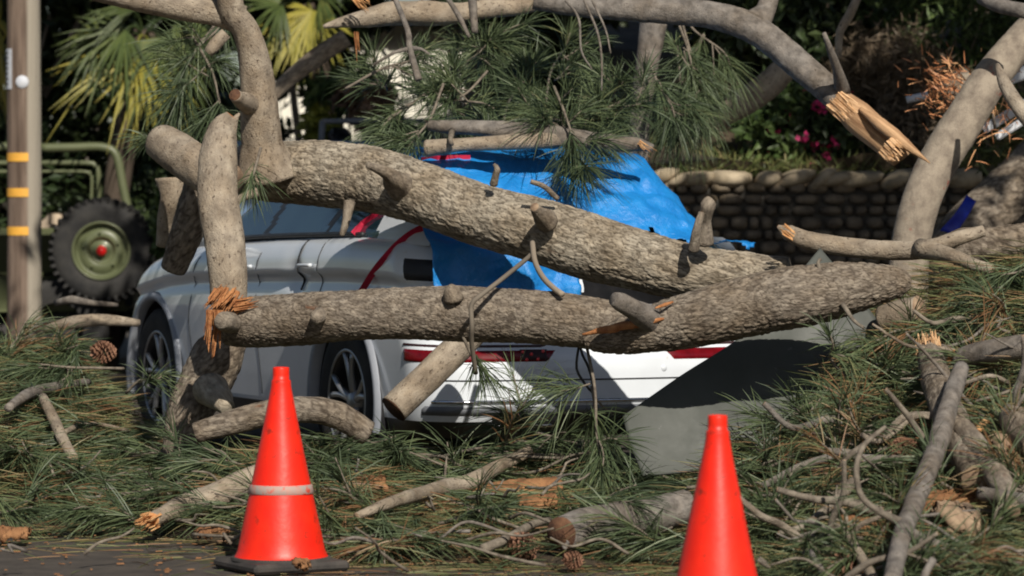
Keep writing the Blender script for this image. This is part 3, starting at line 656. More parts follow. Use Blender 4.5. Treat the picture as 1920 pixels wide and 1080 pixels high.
# ------------------------------------------------------------------ olive utility vehicle
DJ = 27.0; j0 = P(192, 470, DJ); jp = empty('military_truck', (j0[0], j0[1], 0)); tag(jp, 'open olive green military vehicle with spare wheel and roll bar behind the utility pole', 'jeep')
def jl_(px, py, dy=0): p = P(px, py, DJ); return np.array([p[0] - j0[0], dy, p[2]])
mb = MB()
zt, zb = jl_(0, 428)[2], .50; V, f = box((-.85, .85, (zt + zb) / 2), (2.1, 1.3, zt - zb), .05); mb.add(V, f)
V, f = box((-2.6, .85, .80), (1.5, 1.1, .62), .06); mb.add(V, f)
V, f = box((-.55, .2, zb + .15), (1.2, .08, .3), .03); mb.add(V, f)
mb.build('tub', OLIVE, jp)
zc = jl_(0, 470)[2]; sw = empty('spare_wheel'); sw.parent = jp; sw.location = (0, .02, zc)
lug = MB(); V, f = lathe([(.20, -.09), (.25, -.115), (.31, -.12), (.36, -.105), (.375, -.08), (.375, .08), (.36, .105), (.31, .12), (.2, .09)], 60, 'y'); lug.add(V, f)
for k in range(40):
    a = k * 2 * math.pi / 40
    for s in (-1, 1):
        V, f = box((.377, s * .062, 0), (.05, .098, .034), .008); a2 = a + (.078 if s > 0 else 0); c, s_ = math.cos(a2), math.sin(a2)
        lug.add(np.stack([V[:, 0] * c - V[:, 2] * s_, V[:, 1], V[:, 0] * s_ + V[:, 2] * c], -1), f)
lug.build('tyre', TYRE, sw)
V, f = lathe([(.222, .05), (.222, -.115), (.215, -.122), (.206, -.115), (.198, -.095), (.190, -.06), (.175, -.055), (.165, -.075), (.11, -.088), (.098, -.08), (.094, -.06), (.07, -.055), (.06, -.07), (0, -.072)], 56, 'y'); mesh('rim', V, f, OLIVE, sw)
V, f = lathe([(0, -.125), (.03, -.12), (.038, -.10), (.04, -.06)], 20, 'y'); mesh('hub_cap', V, f, REDHUB, sw)
mb = MB()
for k in range(5):
    a = k * 2 * math.pi / 5 + .4; V, f = lathe([(0, -.02), (.011, -.018), (.012, .02)], 8, 'y'); mb.add(V + [.135 * math.cos(a), -.085, .135 * math.sin(a)], f)
mb.build('lug_nut', OLIVE, sw)
def bar(name, pix, dy, r, mat=OLIVE, par=jp):
    V, f = simple_tube([jl_(x, y, d) for (x, y), d in zip(pix, dy)], r, 12, .04); return mesh(name, V, f, mat, par)
bar('roll_bar', [(70, 276), (130, 275), (180, 274), (205, 282), (215, 305), (222, 345), (238, 420), (250, 480)], [.3] * 8, .034)
bar('roll_bar', [(70, 274), (0, 274), (-120, 276), (-160, 300), (-180, 420)], [.3] * 5, .034)
bar('windscreen_frame', [(-180, 302), (0, 302), (130, 302), (148, 306), (156, 320), (156, 380), (150, 430)], [1.0] * 7, .02)
bar('windscreen_frame', [(-180, 320), (0, 319), (128, 319), (140, 324), (144, 335), (142, 390), (138, 430)], [.98] * 7, .013)
V = np.array([jl_(-180, 322, 1.0), jl_(142, 322, 1.0), jl_(142, 412, 1.0), jl_(-180, 412, 1.0)]); V = np.concatenate([V, V + [0, .008, 0]])
mesh('windscreen', V, [[[0, 1, 2, 3], [7, 6, 5, 4], [0, 4, 5, 1], [1, 5, 6, 2], [2, 6, 7, 3], [3, 7, 4, 0]]], CLEARG, jp, False)
mb = MB(); c = jl_(88, 440, .5); V, f = box((c[0], c[1], c[2] - .05), (.22, .4, .42), .08); mb.add(V, f); mb.build('seat', CANVAS, jp)
V, f = lathe([(.20, -.09), (.31, -.12), (.36, -.105), (.375, -.08), (.375, .08), (.36, .105), (.31, .12), (.2, .09), (0, .08)], 48, 'y')
for x in (-.35, -2.5):
    for y in (.15, 1.45): wo_ = mesh('wheel', V + [x, y, .375], f, TYRE, jp)

# ------------------------------------------------------------------ grey panel
def bez(cs, n, m):
    """smooth surface through a control grid"""
    def cr(a, k):
        a = np.asarray(a, float); N = len(a); e = np.concatenate([[2 * a[0] - a[1]], a, [2 * a[-1] - a[-2]]]); t = np.linspace(0, N - 1 - 1e-6, k); i = t.astype(int); f = (t - i).reshape(-1, *[1] * (a.ndim - 1))
        p0, p1_, p2_, p3_ = e[i], e[i + 1], e[i + 2], e[i + 3]
        return .5 * (2 * p1_ + (p2_ - p0) * f + (2 * p0 - 5 * p1_ + 4 * p2_ - p3_) * f ** 2 + (3 * p1_ - p0 - 3 * p2_ + p3_) * f ** 3)
    g = cr(np.array(cs, float), n); return np.swapaxes(cr(np.swapaxes(g, 0, 1), m), 0, 1)
cs = [[P(1168, 782, 14.42), P(1275, 707, 14.50), P(1393, 630, 14.52), P(1470, 545, 14.6), P(1537, 468, 14.75)],
      [P(1180, 830, 14.36), P(1300, 770, 14.44), P(1420, 700, 14.46), P(1500, 620, 14.55), P(1590, 530, 14.65)],
      [P(1205, 895, 14.28), P(1330, 880, 14.34), P(1470, 840, 14.38), P(1590, 760, 14.48), P(1680, 650, 14.58)]]
pan = bez(cs, 40, 70); 
po_ = mesh('bent_panel', pan.reshape(-1, 3), [grid_faces(40, 70)], PANELM); tag(po_, 'large scuffed grey metal panel leaning under the front log behind the bandless cone', 'metal panel')
sd = po_.modifiers.new('thickness', 'SOLIDIFY'); sd.thickness = .012
seam_p = [pan[12, 5 + k] + np.array([0, -.012, .0]) for k in range(0, 60, 4)]

# ------------------------------------------------------------------ splinters
def splinters(parent, c, d, r, n, L, mat=WOODO, name='splintered_end', wide=.35, seed=0, jit=.09):
    g = np.random.default_rng(seed + 100); d = nrm(np.array(d, float)); a = nrm(np.cross(d, [0.3, .2, 1])); b = np.cross(d, a); mb = MB()
    for k in range(int(n * 1.8)):
        rr = r * math.sqrt(g.random()) * .95; t = g.random() * 6.283; p = c + a * rr * math.cos(t) + b * rr * math.sin(t)
        l = L * g.uniform(.25, 1.0) * (1.2 - .5 * rr / r); ww = min(r * wide, .011) * g.uniform(.3, 1.1); dd = nrm(d + g.normal(size=3) * jit)
        e = nrm(np.cross(dd, g.normal(size=3))); f_ = np.cross(dd, e); st = g.uniform(.25, .6)
        base = [p - dd * r * .5 + (e * x * ww + f_ * y * ww * st) * .5 for x, y in ((-1, -1), (1, -1), (1, 1), (-1, 1))]
        mid = [p + dd * l * .6 + (e * x * ww * .8 + f_ * y * ww * st * .7) * .5 for x, y in ((-1, -1), (1, -1), (1, 1), (-1, 1))]
        tip = [p + dd * l * g.uniform(.85, 1.1) + e * ww * .25 * x for x in (-1, 1)]
        V = np.array(base + mid + tip); mb.add(V, [[[0, 1, 5, 4], [1, 2, 6, 5], [2, 3, 7, 6], [3, 0, 4, 7]], [[4, 5, 9], [4, 9, 8], [6, 7, 8], [6, 8, 9], [5, 6, 9], [7, 4, 8]]])
    return mb.build(name, mat, parent, False)

# ------------------------------------------------------------------ trunks, logs, limbs
ONHEAP = [False]; NEAR = [0.0]
def path(pp):
    if ONHEAP[0]:
        d = np.array([proj(heapP(x, min(y, 1070), .06))[2] - .20 - NEAR[0] for x, y, D, w_ in pp]); e = np.concatenate([d[:1], d, d[-1:]]); d = np.minimum(d + .05, .3 * e[:-2] + .4 * e[1:-1] + .3 * e[2:]); pp = [(x, y, k, w_) for (x, y, D, w_), k in zip(pp, d)]
    return [P(x, y, D) for x, y, D, w_ in pp], [R(w_, D) for x, y, D, w_ in pp]
def wood(name, label, cat, pp, mat, group=None, ends=None, parent=None, **kw):
    pts, rad = path(pp)
    if parent is not None and name in ('limb', 'branch_stub', 'twig'): rad[0] *= 1.3
    o, C, T, r = tube(name, pts, rad, mat, parent, ends, **kw)
    if parent is None: tag(o, label, cat, group)
    return o, C, T, r
BIG = dict(seg=150, step=.006)
up, C, T, r = wood('fallen_pine', 'thick rough barked fallen pine sloping down to the right across the blue tarp', 'fallen tree',
    [(452, 318, 16.38, 92), (500, 322, 16.28, 112), (600, 326, 16.13, 122), (700, 338, 15.98, 122), (800, 366, 15.78, 116), (900, 402, 15.63, 118), (1000, 430, 15.48, 122), (1100, 462, 15.38, 124), (1200, 488, 15.28, 112), (1300, 512, 15.18, 104), (1400, 518, 15.13, 92), (1480, 512, 15.08, 60)], BARK, bark=.0062, plate=(.013, .06), seed=1, wob=.05, **BIG)
lm, *_ = wood('limb', '', '', [(500, 330, 16.1, 90), (490, 268, 16.05, 76), (486, 200, 16.0, 72), (478, 120, 15.95, 62), (462, 60, 15.9, 52), (436, 20, 15.85, 50), (425, -40, 15.8, 46)], BARKS, parent=up, seg=48, step=.015, wob=.09, bark=.0025, plate=(.02, .03), seed=2)
wood('limb', '', '', [(455, 38, 15.9, 44), (400, 22, 15.9, 48), (330, 12, 15.9, 50), (240, -4, 15.95, 44), (130, -32, 16, 40)], BARKS, parent=up, seg=40, step=.015, wob=.08, bark=.002, plate=(.02, .03), seed=3)
wood('branch_stub', '', '', [(470, 195, 15.95, 34), (448, 185, 15.8, 28), (440, 178, 15.75, 24)], BARKS, parent=up, ends=(BARKS, WOODR), seg=16, step=.015, seed=4)
wood('branch_stub', '', '', [(755, 352, 15.72, 46), (725, 325, 15.55, 24), (690, 310, 15.45, 12)], BARKD, parent=up, seg=20, step=.01, wob=.2, seed=5)
for k, pp in enumerate(([(1025, 415, 15.25, 34), (1010, 400, 15.15, 26), (1002, 388, 15.1, 18)], [(925, 345, 15.45, 12), (932, 318, 15.4, 12), (926, 308, 15.4, 6)], [(1045, 372, 15.3, 8), (1020, 350, 15.25, 10), (995, 340, 15.25, 9)], [(1320, 455, 15.0, 28), (1322, 415, 14.95, 24), (1328, 385, 14.9, 30), (1334, 376, 14.9, 22)], [(1300, 470, 14.95, 16), (1308, 425, 14.9, 15), (1316, 398, 14.9, 12)], [(480, 360, 15.9, 16), (452, 372, 15.85, 14), (440, 385, 15.8, 10)], [(655, 380, 15.85, 18), (648, 420, 15.8, 15), (640, 442, 15.8, 9)])):
    wood('branch_stub', '', '', pp, BARKD if k != 5 else BARKS, parent=up, ends=(BARKD, WOODC), seg=12, step=.01, wob=.15, seed=6 + k)

tt, C, T, r = wood('broken_trunk', 'pale upright trunk snapped at its foot, standing before the white car door', 'tree trunk',
    [(436, 218, 15.1, 26), (418, 244, 15.1, 56), (408, 300, 15.05, 74), (408, 370, 15.0, 76), (420, 440, 14.95, 74), (428, 510, 14.9, 72), (430, 575, 14.9, 68)], BARKS, ends=(WOODO, WOODO), seg=64, step=.012, wob=.06, bark=.0025, plate=(.02, .035), seed=14)
wood('branch_stub', '', '', [(430, 250, 15.1, 22), (440, 225, 15.1, 14), (449, 212, 15.1, 4)], BARKS, parent=tt, seg=10, step=.012, seed=15)
splinters(tt, P(425, 572, 14.66), nrm(np.array([-.35, -.5, -.5])), R(74, 14.7), 70, .10, WOODO, seed=1)
splinters(tt, P(402, 590, 14.56), nrm(np.array([-.02, -.1, -1])), R(34, 14.7), 22, .20, WOODO, seed=2)
splinters(tt, P(445, 574, 14.60), nrm(np.array([1, -.1, .25])), R(24, 14.7), 14, .12, WOODO, seed=3)

fl, C, T, r = wood('log', 'long brown log lying nearly level in front of the white car, left of the torn split', 'log',
    [(412, 606, 14.75, 44), (425, 605, 14.75, 84), (470, 604, 14.7, 96), (560, 598, 14.6, 98), (650, 592, 14.5, 94), (760, 588, 14.45, 98), (860, 588, 14.4, 104), (960, 592, 14.35, 100), (1060, 600, 14.3, 100), (1150, 612, 14.3, 92), (1205, 622, 14.32, 60)], BARKD, 'logs piled against the white car', ends=(BARKD, WOODO), bark=.0045, plate=(.013, .024), seed=20, wob=.06, **BIG)
for k, pp in enumerate(([(850, 560, 14.3, 40), (845, 542, 14.28, 26), (842, 535, 14.28, 12)], [(602, 590, 14.45, 30), (594, 596, 14.38, 26), (590, 600, 14.36, 16)], [(432, 605, 14.6, 40), (420, 603, 14.5, 36), (415, 602, 14.46, 26)])):
    wood('knot', '', '', pp, BARKD, parent=fl, seg=18, step=.01, wob=.12, seed=21 + k)
tag(fl, 'long brown log lying nearly level before the white car, left end splintered', 'log', 'logs piled against the white car')
rl, C, T, r = wood('log', 'shorter scaly log sloping up to the right above the grey panel', 'log',
    [(1098, 640, 14.22, 18), (1125, 640, 14.2, 44), (1170, 628, 14.18, 72), (1250, 610, 14.15, 96), (1330, 592, 14.1, 106), (1420, 570, 14.08, 112), (1500, 556, 14.05, 114), (1580, 542, 14.05, 104), (1650, 532, 14.05, 76), (1690, 530, 14.05, 54), (1708, 531, 14.05, 24)], BARKD, 'logs piled against the white car', ends=(WOODO, WOODC), bark=.0065, plate=(.014, .034), seed=26, wob=.06, **BIG)
wood('torn_strip', '', '', [(1092, 627, 14.10, 5), (1130, 620, 14.075, 14), (1175, 611, 14.055, 18), (1215, 603, 14.04, 15), (1245, 597, 14.05, 5)], WOODO, parent=rl, seg=12, step=.006, wob=.35, bark=.002, plate=(.006, .03), seed=29)
wood('torn_strip', '', '', [(1228, 578, 14.02, 3), (1245, 572, 14.03, 8), (1262, 566, 14.05, 3)], WOODO, parent=rl, seg=10, step=.006, wob=.3, seed=30)
splinters(rl, P(1180, 650, 14.25), nrm(np.array([1, .1, 0])), R(30, 14), 12, .10, WOODO, 'torn_strip', seed=7)
for k, pp in enumerate(([(1215, 598, 14.1, 44), (1190, 582, 13.98, 38), (1162, 566, 13.92, 36), (1150, 560, 13.9, 26)], [(1580, 570, 13.95, 8), (1600, 600, 13.9, 7), (1620, 615, 13.88, 6)], [(1538, 510, 14, 8), (1534, 492, 14, 7), (1540, 485, 14, 6)])):
    wood('branch_stub', '', '', pp, BARKG if k == 0 else BARKT, parent=rl, ends=(BARKG, BARKG), seg=18, step=.01, seed=31 + k)

sup, *_ = wood('broken_trunk', 'dark shaded trunk piece propping the left end of the front log', 'tree trunk', [(438, 625, 15.35, 60), (410, 665, 15.35, 92), (385, 715, 15.35, 96), (355, 775, 15.32, 86), (335, 860, 15.3, 66)], BARKD, ends=(WOODC, WOODC), seg=72, step=.012, wob=.12, bark=.006, plate=(.02, .04), seed=36)
wood('branch_stub', '', '', [(395, 730, 15.2, 50), (415, 752, 15.05, 44), (428, 765, 15.0, 32)], BARK, parent=sup, ends=(BARK, BARK), seg=24, step=.01, wob=.2, seed=37)
wood('log', 'cut pale log end sticking out left of the upright broken trunk', 'log', [(302, 266, 16.0, 70), (330, 284, 15.9, 80), (370, 312, 15.75, 82), (425, 345, 15.6, 76)], BARKS, 'logs piled against the white car', ends=(WOODC, WOODC), seg=48, step=.012, wob=.06, bark=.003, plate=(.03, .05), seed=40)
wood('broken_trunk', 'dark trunk leaning behind the upright broken trunk, above the car hood', 'tree trunk', [(380, 330, 16.15, 60), (365, 390, 16.2, 70), (345, 450, 16.25, 62), (325, 505, 16.3, 50)], BARKD, ends=(WOODC, BARKD), seg=40, step=.015, bark=.004, seed=41)
wood('broken_trunk', 'narrow pale trunk wedge hanging under the cut log end at left', 'tree trunk', [(322, 335, 16.45, 62), (322, 370, 16.45, 44), (312, 410, 16.5, 34), (305, 460, 16.55, 26)], BARKS, ends=(WOODC, BARKS), seg=28, step=.015, seed=42)
wood('branch', 'curved brown branch with cut end on the needles behind the banded cone', 'branch', [(366, 812, 14.2, 40), (420, 796, 14.2, 48), (500, 775, 14.2, 50), (570, 768, 14.25, 52), (630, 778, 14.32, 52), (690, 812, 14.36, 46)], BARKD, 'broken branches in the pile', ends=(WOODC, WOODC), seg=36, step=.012, wob=.06, bark=.0025, plate=(.02, .04), seed=43)
wood('branch', 'straight pale branch leaning against the rear bumper of the white car, cut end down', 'branch', [(738, 768, 15.3, 58), (780, 728, 15.35, 58), (840, 670, 15.4, 57), (905, 605, 15.45, 56)], BARKS, 'broken branches in the pile', ends=(WOODR, WOODC), seg=40, step=.015, wob=.05, bark=.002, plate=(.02, .04), seed=44)

# small limb resting on the tarp
sm, C, T, r = wood('branch', 'grey forked branch resting along the top of the blue tarp', 'branch', [(806, 235, 16.4, 22), (840, 238, 16.35, 26), (920, 242, 16.3, 30), (1000, 247, 16.3, 36), (1060, 258, 16.3, 40), (1130, 266, 16.35, 36), (1190, 270, 16.4, 28), (1225, 278, 16.4, 14)], BARKG, 'broken branches in the pile', ends=(WOODO, WOODO), seg=24, step=.012, wob=.12, bark=.002, seed=50)
wood('limb', '', '', [(800, 278, 16.3, 26), (860, 272, 16.25, 26), (930, 268, 16.25, 28), (1020, 262, 16.28, 34), (1060, 258, 16.3, 34)], BARKS, parent=sm, ends=(WOODO, BARKG), seg=20, step=.012, wob=.1, seed=51)
wood('branch_stub', '', '', [(848, 245, 16.3, 10), (844, 262, 16.2, 9), (848, 272, 16.2, 8)], BARKT, parent=sm, seg=10, seed=52)
splinters(sm, P(1200, 268, 16.35), nrm(np.array([1, 0, -.7])), R(12, 16), 8, .10, WOOD, seed=8)

# big limb at top right, snapped
tr, C, T, r = wood('fallen_limb', 'long grey limb arching across the top right, snapped open at its lower end', 'tree limb', [(1000, 0, 16.7, 34), (1060, 8, 16.7, 40), (1150, 16, 16.65, 44), (1250, 22, 16.6, 48), (1330, 28, 16.55, 52), (1400, 48, 16.5, 58), (1450, 80, 16.45, 56), (1500, 122, 16.4, 54), (1545, 160, 16.35, 54), (1580, 195, 16.3, 50)], BARKG, ends=(WOOD, WOOD), seg=48, step=.012, wob=.08, bark=.003, plate=(.02, .05), seed=55)
wood('limb', '', '', [(1415, 45, 16.5, 44), (1435, 20, 16.55, 38), (1448, -20, 16.6, 34)], BARKG, parent=tr, seg=24, step=.012, seed=56)
wood('branch_stub', '', '', [(1580, 172, 16.3, 24), (1570, 130, 16.15, 18), (1555, 90, 16.05, 13), (1545, 62, 16.0, 8)], BARKG, parent=tr, seg=14, seed=57)
SPLIT = M('split_inner', (.30, .165, .085), (.60, .38, .21), 40, .85, bump=.8, bscale=150, coord='rest', stretch=(1, 1, .08))
wood('split_wood', '', '', [(1568, 184, 16.3, 46), (1606, 218, 16.3, 62), (1648, 254, 16.28, 60), (1680, 284, 16.26, 52), (1692, 298, 16.26, 40)], SPLIT, parent=tr, ends=(WOODP, WOODP), seg=28, step=.012, wob=.2, seed=58)
wood('split_wood', '', '', [(1612, 204, 16.22, 10), (1650, 232, 16.18, 26), (1696, 270, 16.16, 22), (1744, 306, 16.14, 2)], SPLIT, parent=tr, seg=10, step=.012, wob=.2, seed=59)
splinters(tr, P(1572, 194, 16.16), nrm(P(1640, 256, 16.08) - P(1572, 194, 16.16)), R(46, 16.2), 40, .10, WOODP, seed=10, jit=.04)
splinters(tr, P(1672, 280, 16.16), nrm(P(1700, 308, 16.12) - P(1672, 280, 16.16)), R(46, 16.2), 50, .06, WOODP, seed=11, jit=.03)
# trunk at far right
wood('standing_trunk', 'pale leaning trunk at right behind the snapped limb, red sap marks near the top', 'tree trunk', [(1960, 30, 17.2, 64), (1900, 95, 17.1, 66), (1845, 165, 17.0, 72), (1795, 245, 16.95, 76), (1755, 315, 16.9, 74), (1725, 385, 16.85, 72), (1708, 460, 16.85, 74), (1700, 600, 16.8, 78)], M('sap_bark', (.15, .12, .095), (.32, .27, .21), 14, .85, bump=.5, bscale=110, coord='rest', lo=.3, hi=.6, c3=(.26, .075, .05), s3=11, f3=.66), seg=56, step=.015, wob=.06, bark=.0025, plate=(.02, .04), seed=60)
wood('standing_trunk', 'thick dark trunk leaning at the right edge beside the stone wall', 'tree trunk', [(2010, 235, 20.6, 96), (1935, 315, 20.4, 100), (1872, 375, 20.3, 98), (1806, 440, 20.2, 94), (1740, 540, 20.1, 90)], BARKD, seg=60, step=.015, wob=.08, bark=.005, plate=(.02, .04), seed=61)
wood('branch', 'thin branch crossing in front of the pale trunk at the right edge', 'branch', [(1870, 122, 16.4, 10), (1885, 160, 16.3, 26), (1910, 200, 16.2, 30), (1950, 250, 16.1, 32)], BARKS, 'broken branches in the pile', ends=(WOOD, WOOD), seg=16, seed=62)
wood('branch', 'dark branch poking in at the top right corner', 'branch', [(1840, -5, 16.8, 26), (1880, 12, 16.7, 28), (1930, 22, 16.6, 30)], BARKG, 'broken branches in the pile', seg=14, seed=63)
rb, C, T, r = wood('branch', 'pale sinuous branch with broken ends lying level below the stone wall', 'branch', [(1458, 424, 14.95, 6), (1478, 436, 14.95, 30), (1520, 452, 14.9, 36), (1600, 464, 14.85, 38), (1680, 470, 14.8, 36), (1740, 466, 14.75, 34), (1800, 446, 14.7, 28), (1845, 432, 14.7, 22)], BARKS, 'broken branches in the pile', ends=(WOOD, WOOD), seg=28, step=.012, wob=.1, bark=.0015, seed=64)
wood('limb', '', '', [(1725, 466, 14.75, 30), (1780, 478, 14.6, 28), (1830, 498, 14.5, 24), (1862, 505, 14.45, 20)], BARKS, parent=rb, ends=(BARKS, WOODC), seg=18, seed=65)
splinters(rb, P(1480, 440, 14.85), nrm(P(1455, 422, 14.8) - P(1480, 440, 14.85)), R(24, 15), 10, .07, WOOD, seed=12)
wood('log', 'stubby rough log lying level at the right edge behind the sinuous branch', 'log', [(1775, 470, 15.2, 44), (1800, 462, 15.2, 66), (1860, 458, 15.2, 66), (1940, 448, 15.2, 64)], BARKD, 'logs piled against the white car', ends=(WOODC, WOODC), seg=40, step=.012, bark=.006, plate=(.025, .03), seed=66)
wood('log', 'short pale cut block under the right end of the scaly log', 'log', [(1655, 600, 14.5, 52), (1690, 590, 14.45, 60), (1725, 580, 14.4, 54)], BARKS, 'logs piled against the white car', ends=(WOODC, WOODC), seg=32, step=.012, seed=67)
ONHEAP[0] = True
b, C, T, r = wood('branch', 'upright broken stump branch with bristling orange splinters on top, right of the panel', 'branch', [(1742, 660, 13.1, 46), (1752, 700, 13.1, 58), (1768, 750, 13.1, 62), (1800, 830, 13.0, 66), (1830, 900, 12.9, 60)], BARKD, 'broken branches in the pile', ends=(WOOD, WOODC), seg=40, step=.012, wob=.1, bark=.003, seed=68)
splinters(b, C[0], nrm(np.array([-.15, -.1, 1])), R(54, 13.1), 44, .10, WOODP, seed=13)
b, C, T, r = wood('branch', 'grey branch entering from the right edge, its torn end orange', 'branch', [(1795, 672, 12.95, 34), (1830, 664, 12.95, 44), (1880, 655, 12.95, 46), (1950, 645, 12.95, 48)], BARKG, 'broken branches in the pile', ends=(WOODO, BARKG), seg=28, step=.012, seed=69)
splinters(b, C[0], nrm(np.array([-1, -.3, .1])), R(36, 13), 18, .045, WOODO, seed=14)
NEAR[0] = .26
b, C, *_ = wood('branch', 'long bare grey branch running steeply down to the bottom edge at right', 'branch', [(1802, 690, 12.75, 30), (1785, 740, 12.7, 36), (1762, 820, 12.6, 40), (1740, 880, 12.5, 38), (1712, 950, 12.4, 38), (1690, 1010, 12.35, 36), (1672, 1090, 12.3, 34)], BARKG, 'broken branches in the pile', seg=28, step=.012, wob=.08, bark=.0015, seed=70)
NEAR[0] = 0
bD = float(np.mean([proj(c)[2] for c in C if 960 < proj(c)[1] < 1010])) - 12.38; ONHEAP[0] = False
wood('twig', '', '', [(x, y, D + bD, w_) for x, y, D, w_ in [(1700, 985, 12.38, 16), (1650, 960, 12.3, 13), (1615, 930, 12.3, 12), (1606, 880, 12.3, 11), (1620, 835, 12.35, 10), (1660, 800, 12.4, 8)]], BARKT, parent=b, seg=10, step=.015, seed=71)
wood('twig', '', '', [(x, y, D + bD, w_) for x, y, D, w_ in [(1700, 1000, 12.35, 22), (1740, 1015, 12.3, 20), (1785, 1030, 12.3, 16)]], BARKG, parent=b, ends=(BARKG, WOOD), seg=12, step=.015, seed=72)
ONHEAP[0] = True
for k, (lab, pp, mt) in enumerate((
    ('knobbly brown branch slanting down at the right edge below the torn grey branch', [(1800, 800, 12.7, 40), (1840, 850, 12.65, 54), (1880, 910, 12.6, 44), (1900, 960, 12.55, 26)], BARKD),
    ('short pale split stick standing in the right hand brush', [(1825, 815, 12.6, 14), (1850, 788, 12.55, 15), (1856, 782, 12.55, 14)], WOOD),
    ('cut branch end pointing left in the dark gap at the right edge', [(1888, 765, 12.8, 18), (1905, 790, 12.8, 60), (1960, 830, 12.8, 90)], BARKD),
    ('brown branch low at the right edge below the knobbly branch', [(1840, 925, 12.3, 26), (1890, 935, 12.25, 30), (1950, 945, 12.2, 34)], BARKG),
    ('dead forked twig low in the brush right of the bandless cone', [(1460, 1000, 11.9, 10), (1510, 985, 11.9, 15), (1560, 945, 11.95, 19), (1600, 905, 12.0, 22)], BARKT),
    ('long dead stick behind the bandless cone pointing up right', [(1430, 912, 12.6, 13), (1500, 875, 12.6, 15), (1570, 850, 12.6, 15), (1640, 800, 12.6, 13)], BARKG),
    ('pale broken stick near the bottom edge left of the long bare branch', [(1588, 1003, 11.6, 15), (1612, 1040, 11.55, 19), (1640, 1090, 11.5, 21)], BARKS),
    ('thin pale stick at the bottom edge right of the bandless cone', [(1520, 1035, 11.5, 11), (1535, 1060, 11.45, 12), (1556, 1095, 11.4, 13)], BARKG),
    ('grey stick at the bottom edge right of the long bare branch', [(1750, 1050, 11.9, 16), (1735, 1075, 11.85, 16), (1728, 1100, 11.8, 15)], BARKG))):
    wood('branch', lab, 'branch', pp, mt, 'broken branches in the pile', ends=(WOOD, WOODC), seg=18, step=.012, wob=.14, seed=80 + k)
ONHEAP[0] = False
def hpath(pp, off=.05): 
    pts = []; rad = []
    for x, y, w_ in pp:
        p = heapP(x, y, off); D = proj(p)[2]; pts.append(p); rad.append(R(w_, D))
    return pts, rad
def hwood(name, lab, cat, pp, mat, group='broken branches in the pile', off=.05, ends=None, **kw):
    pts, rad = hpath(pp, off); o, C, T, r = tube(name, pts, rad, mat, None, ends, **kw); tag(o, lab, cat, group); return o, C, T, r
hwood('branch', 'pale tapering stick lying between the two cones, pointing up to the right', 'branch', [(668, 968, 14), (740, 940, 24), (830, 915, 30), (890, 900, 32), (940, 872, 26), (994, 846, 20)], BARKS, off=.09, ends=(WOODC, WOODC), seg=20, step=.012, wob=.12, seed=90)
o, C, T, r = hwood('branch', 'broken branch left of the banded cone with a raw orange tip', 'branch', [(285, 975, 30), (340, 950, 42), (400, 930, 50), (450, 908, 50), (520, 880, 44)], BARKS, off=.09, ends=(WOOD, WOODC), seg=28, step=.012, bark=.002, wob=.1, seed=91)
splinters(o, C[0], nrm(C[0] - C[12]), R(38, 13.6), 22, .13, WOOD, seed=16)
hwood('log', 'short fat log on the needles left of the bandless cone, end cut reddish', 'log', [(1052, 1000, 64), (1090, 990, 72), (1160, 978, 72), (1240, 962, 70), (1290, 950, 66)], BARKG, 'logs piled against the white car', off=.10, ends=(WOODR, WOODC), seg=40, step=.012, bark=.002, seed=92)
hwood('branch', 'stick poking up out of the needles at far left', 'branch', [(80, 745, 18), (100, 785, 22), (118, 825, 22), (138, 860, 20)], BARKS, off=.12, ends=(WOODC, WOODC), seg=14, seed=93)
hwood('branch', 'grey bent stick lying level on the needles at the left edge', 'branch', [(15, 765, 16), (55, 738, 22), (110, 725, 20), (165, 716, 14)], BARKG, off=.10, seg=14, seed=94)
hwood('branch', 'thin pale wavy twig in front of the front wheel', 'branch', [(118, 812, 12), (150, 798, 10), (185, 796, 9), (240, 808, 8)], BARKS, off=.12, seg=10, seed=95)
hwood('branch', 'brown dead stick lying left of the short fat log', 'branch', [(905, 1030, 20), (955, 1008, 18), (995, 985, 16), (1030, 975, 12)], BARKT, off=.07, seg=12, seed=96)
wood('branch', 'brown branch with yellow torn end on the ground beside the pole foot', 'branch', [(85, 618, 18.6, 16), (140, 604, 18.5, 26), (200, 600, 18.5, 22), (260, 606, 18.6, 14)], BARKS, 'broken branches in the pile', ends=(WOODC, WOODO), seg=14, seed=97)
wood('branch', 'dark stick lying under the jeep spare wheel', 'branch', [(105, 568, 19.5, 12), (135, 562, 19.4, 16), (170, 568, 19.4, 12), (220, 572, 19.5, 8)], BARKG, 'broken branches in the pile', seg=12, seed=98)
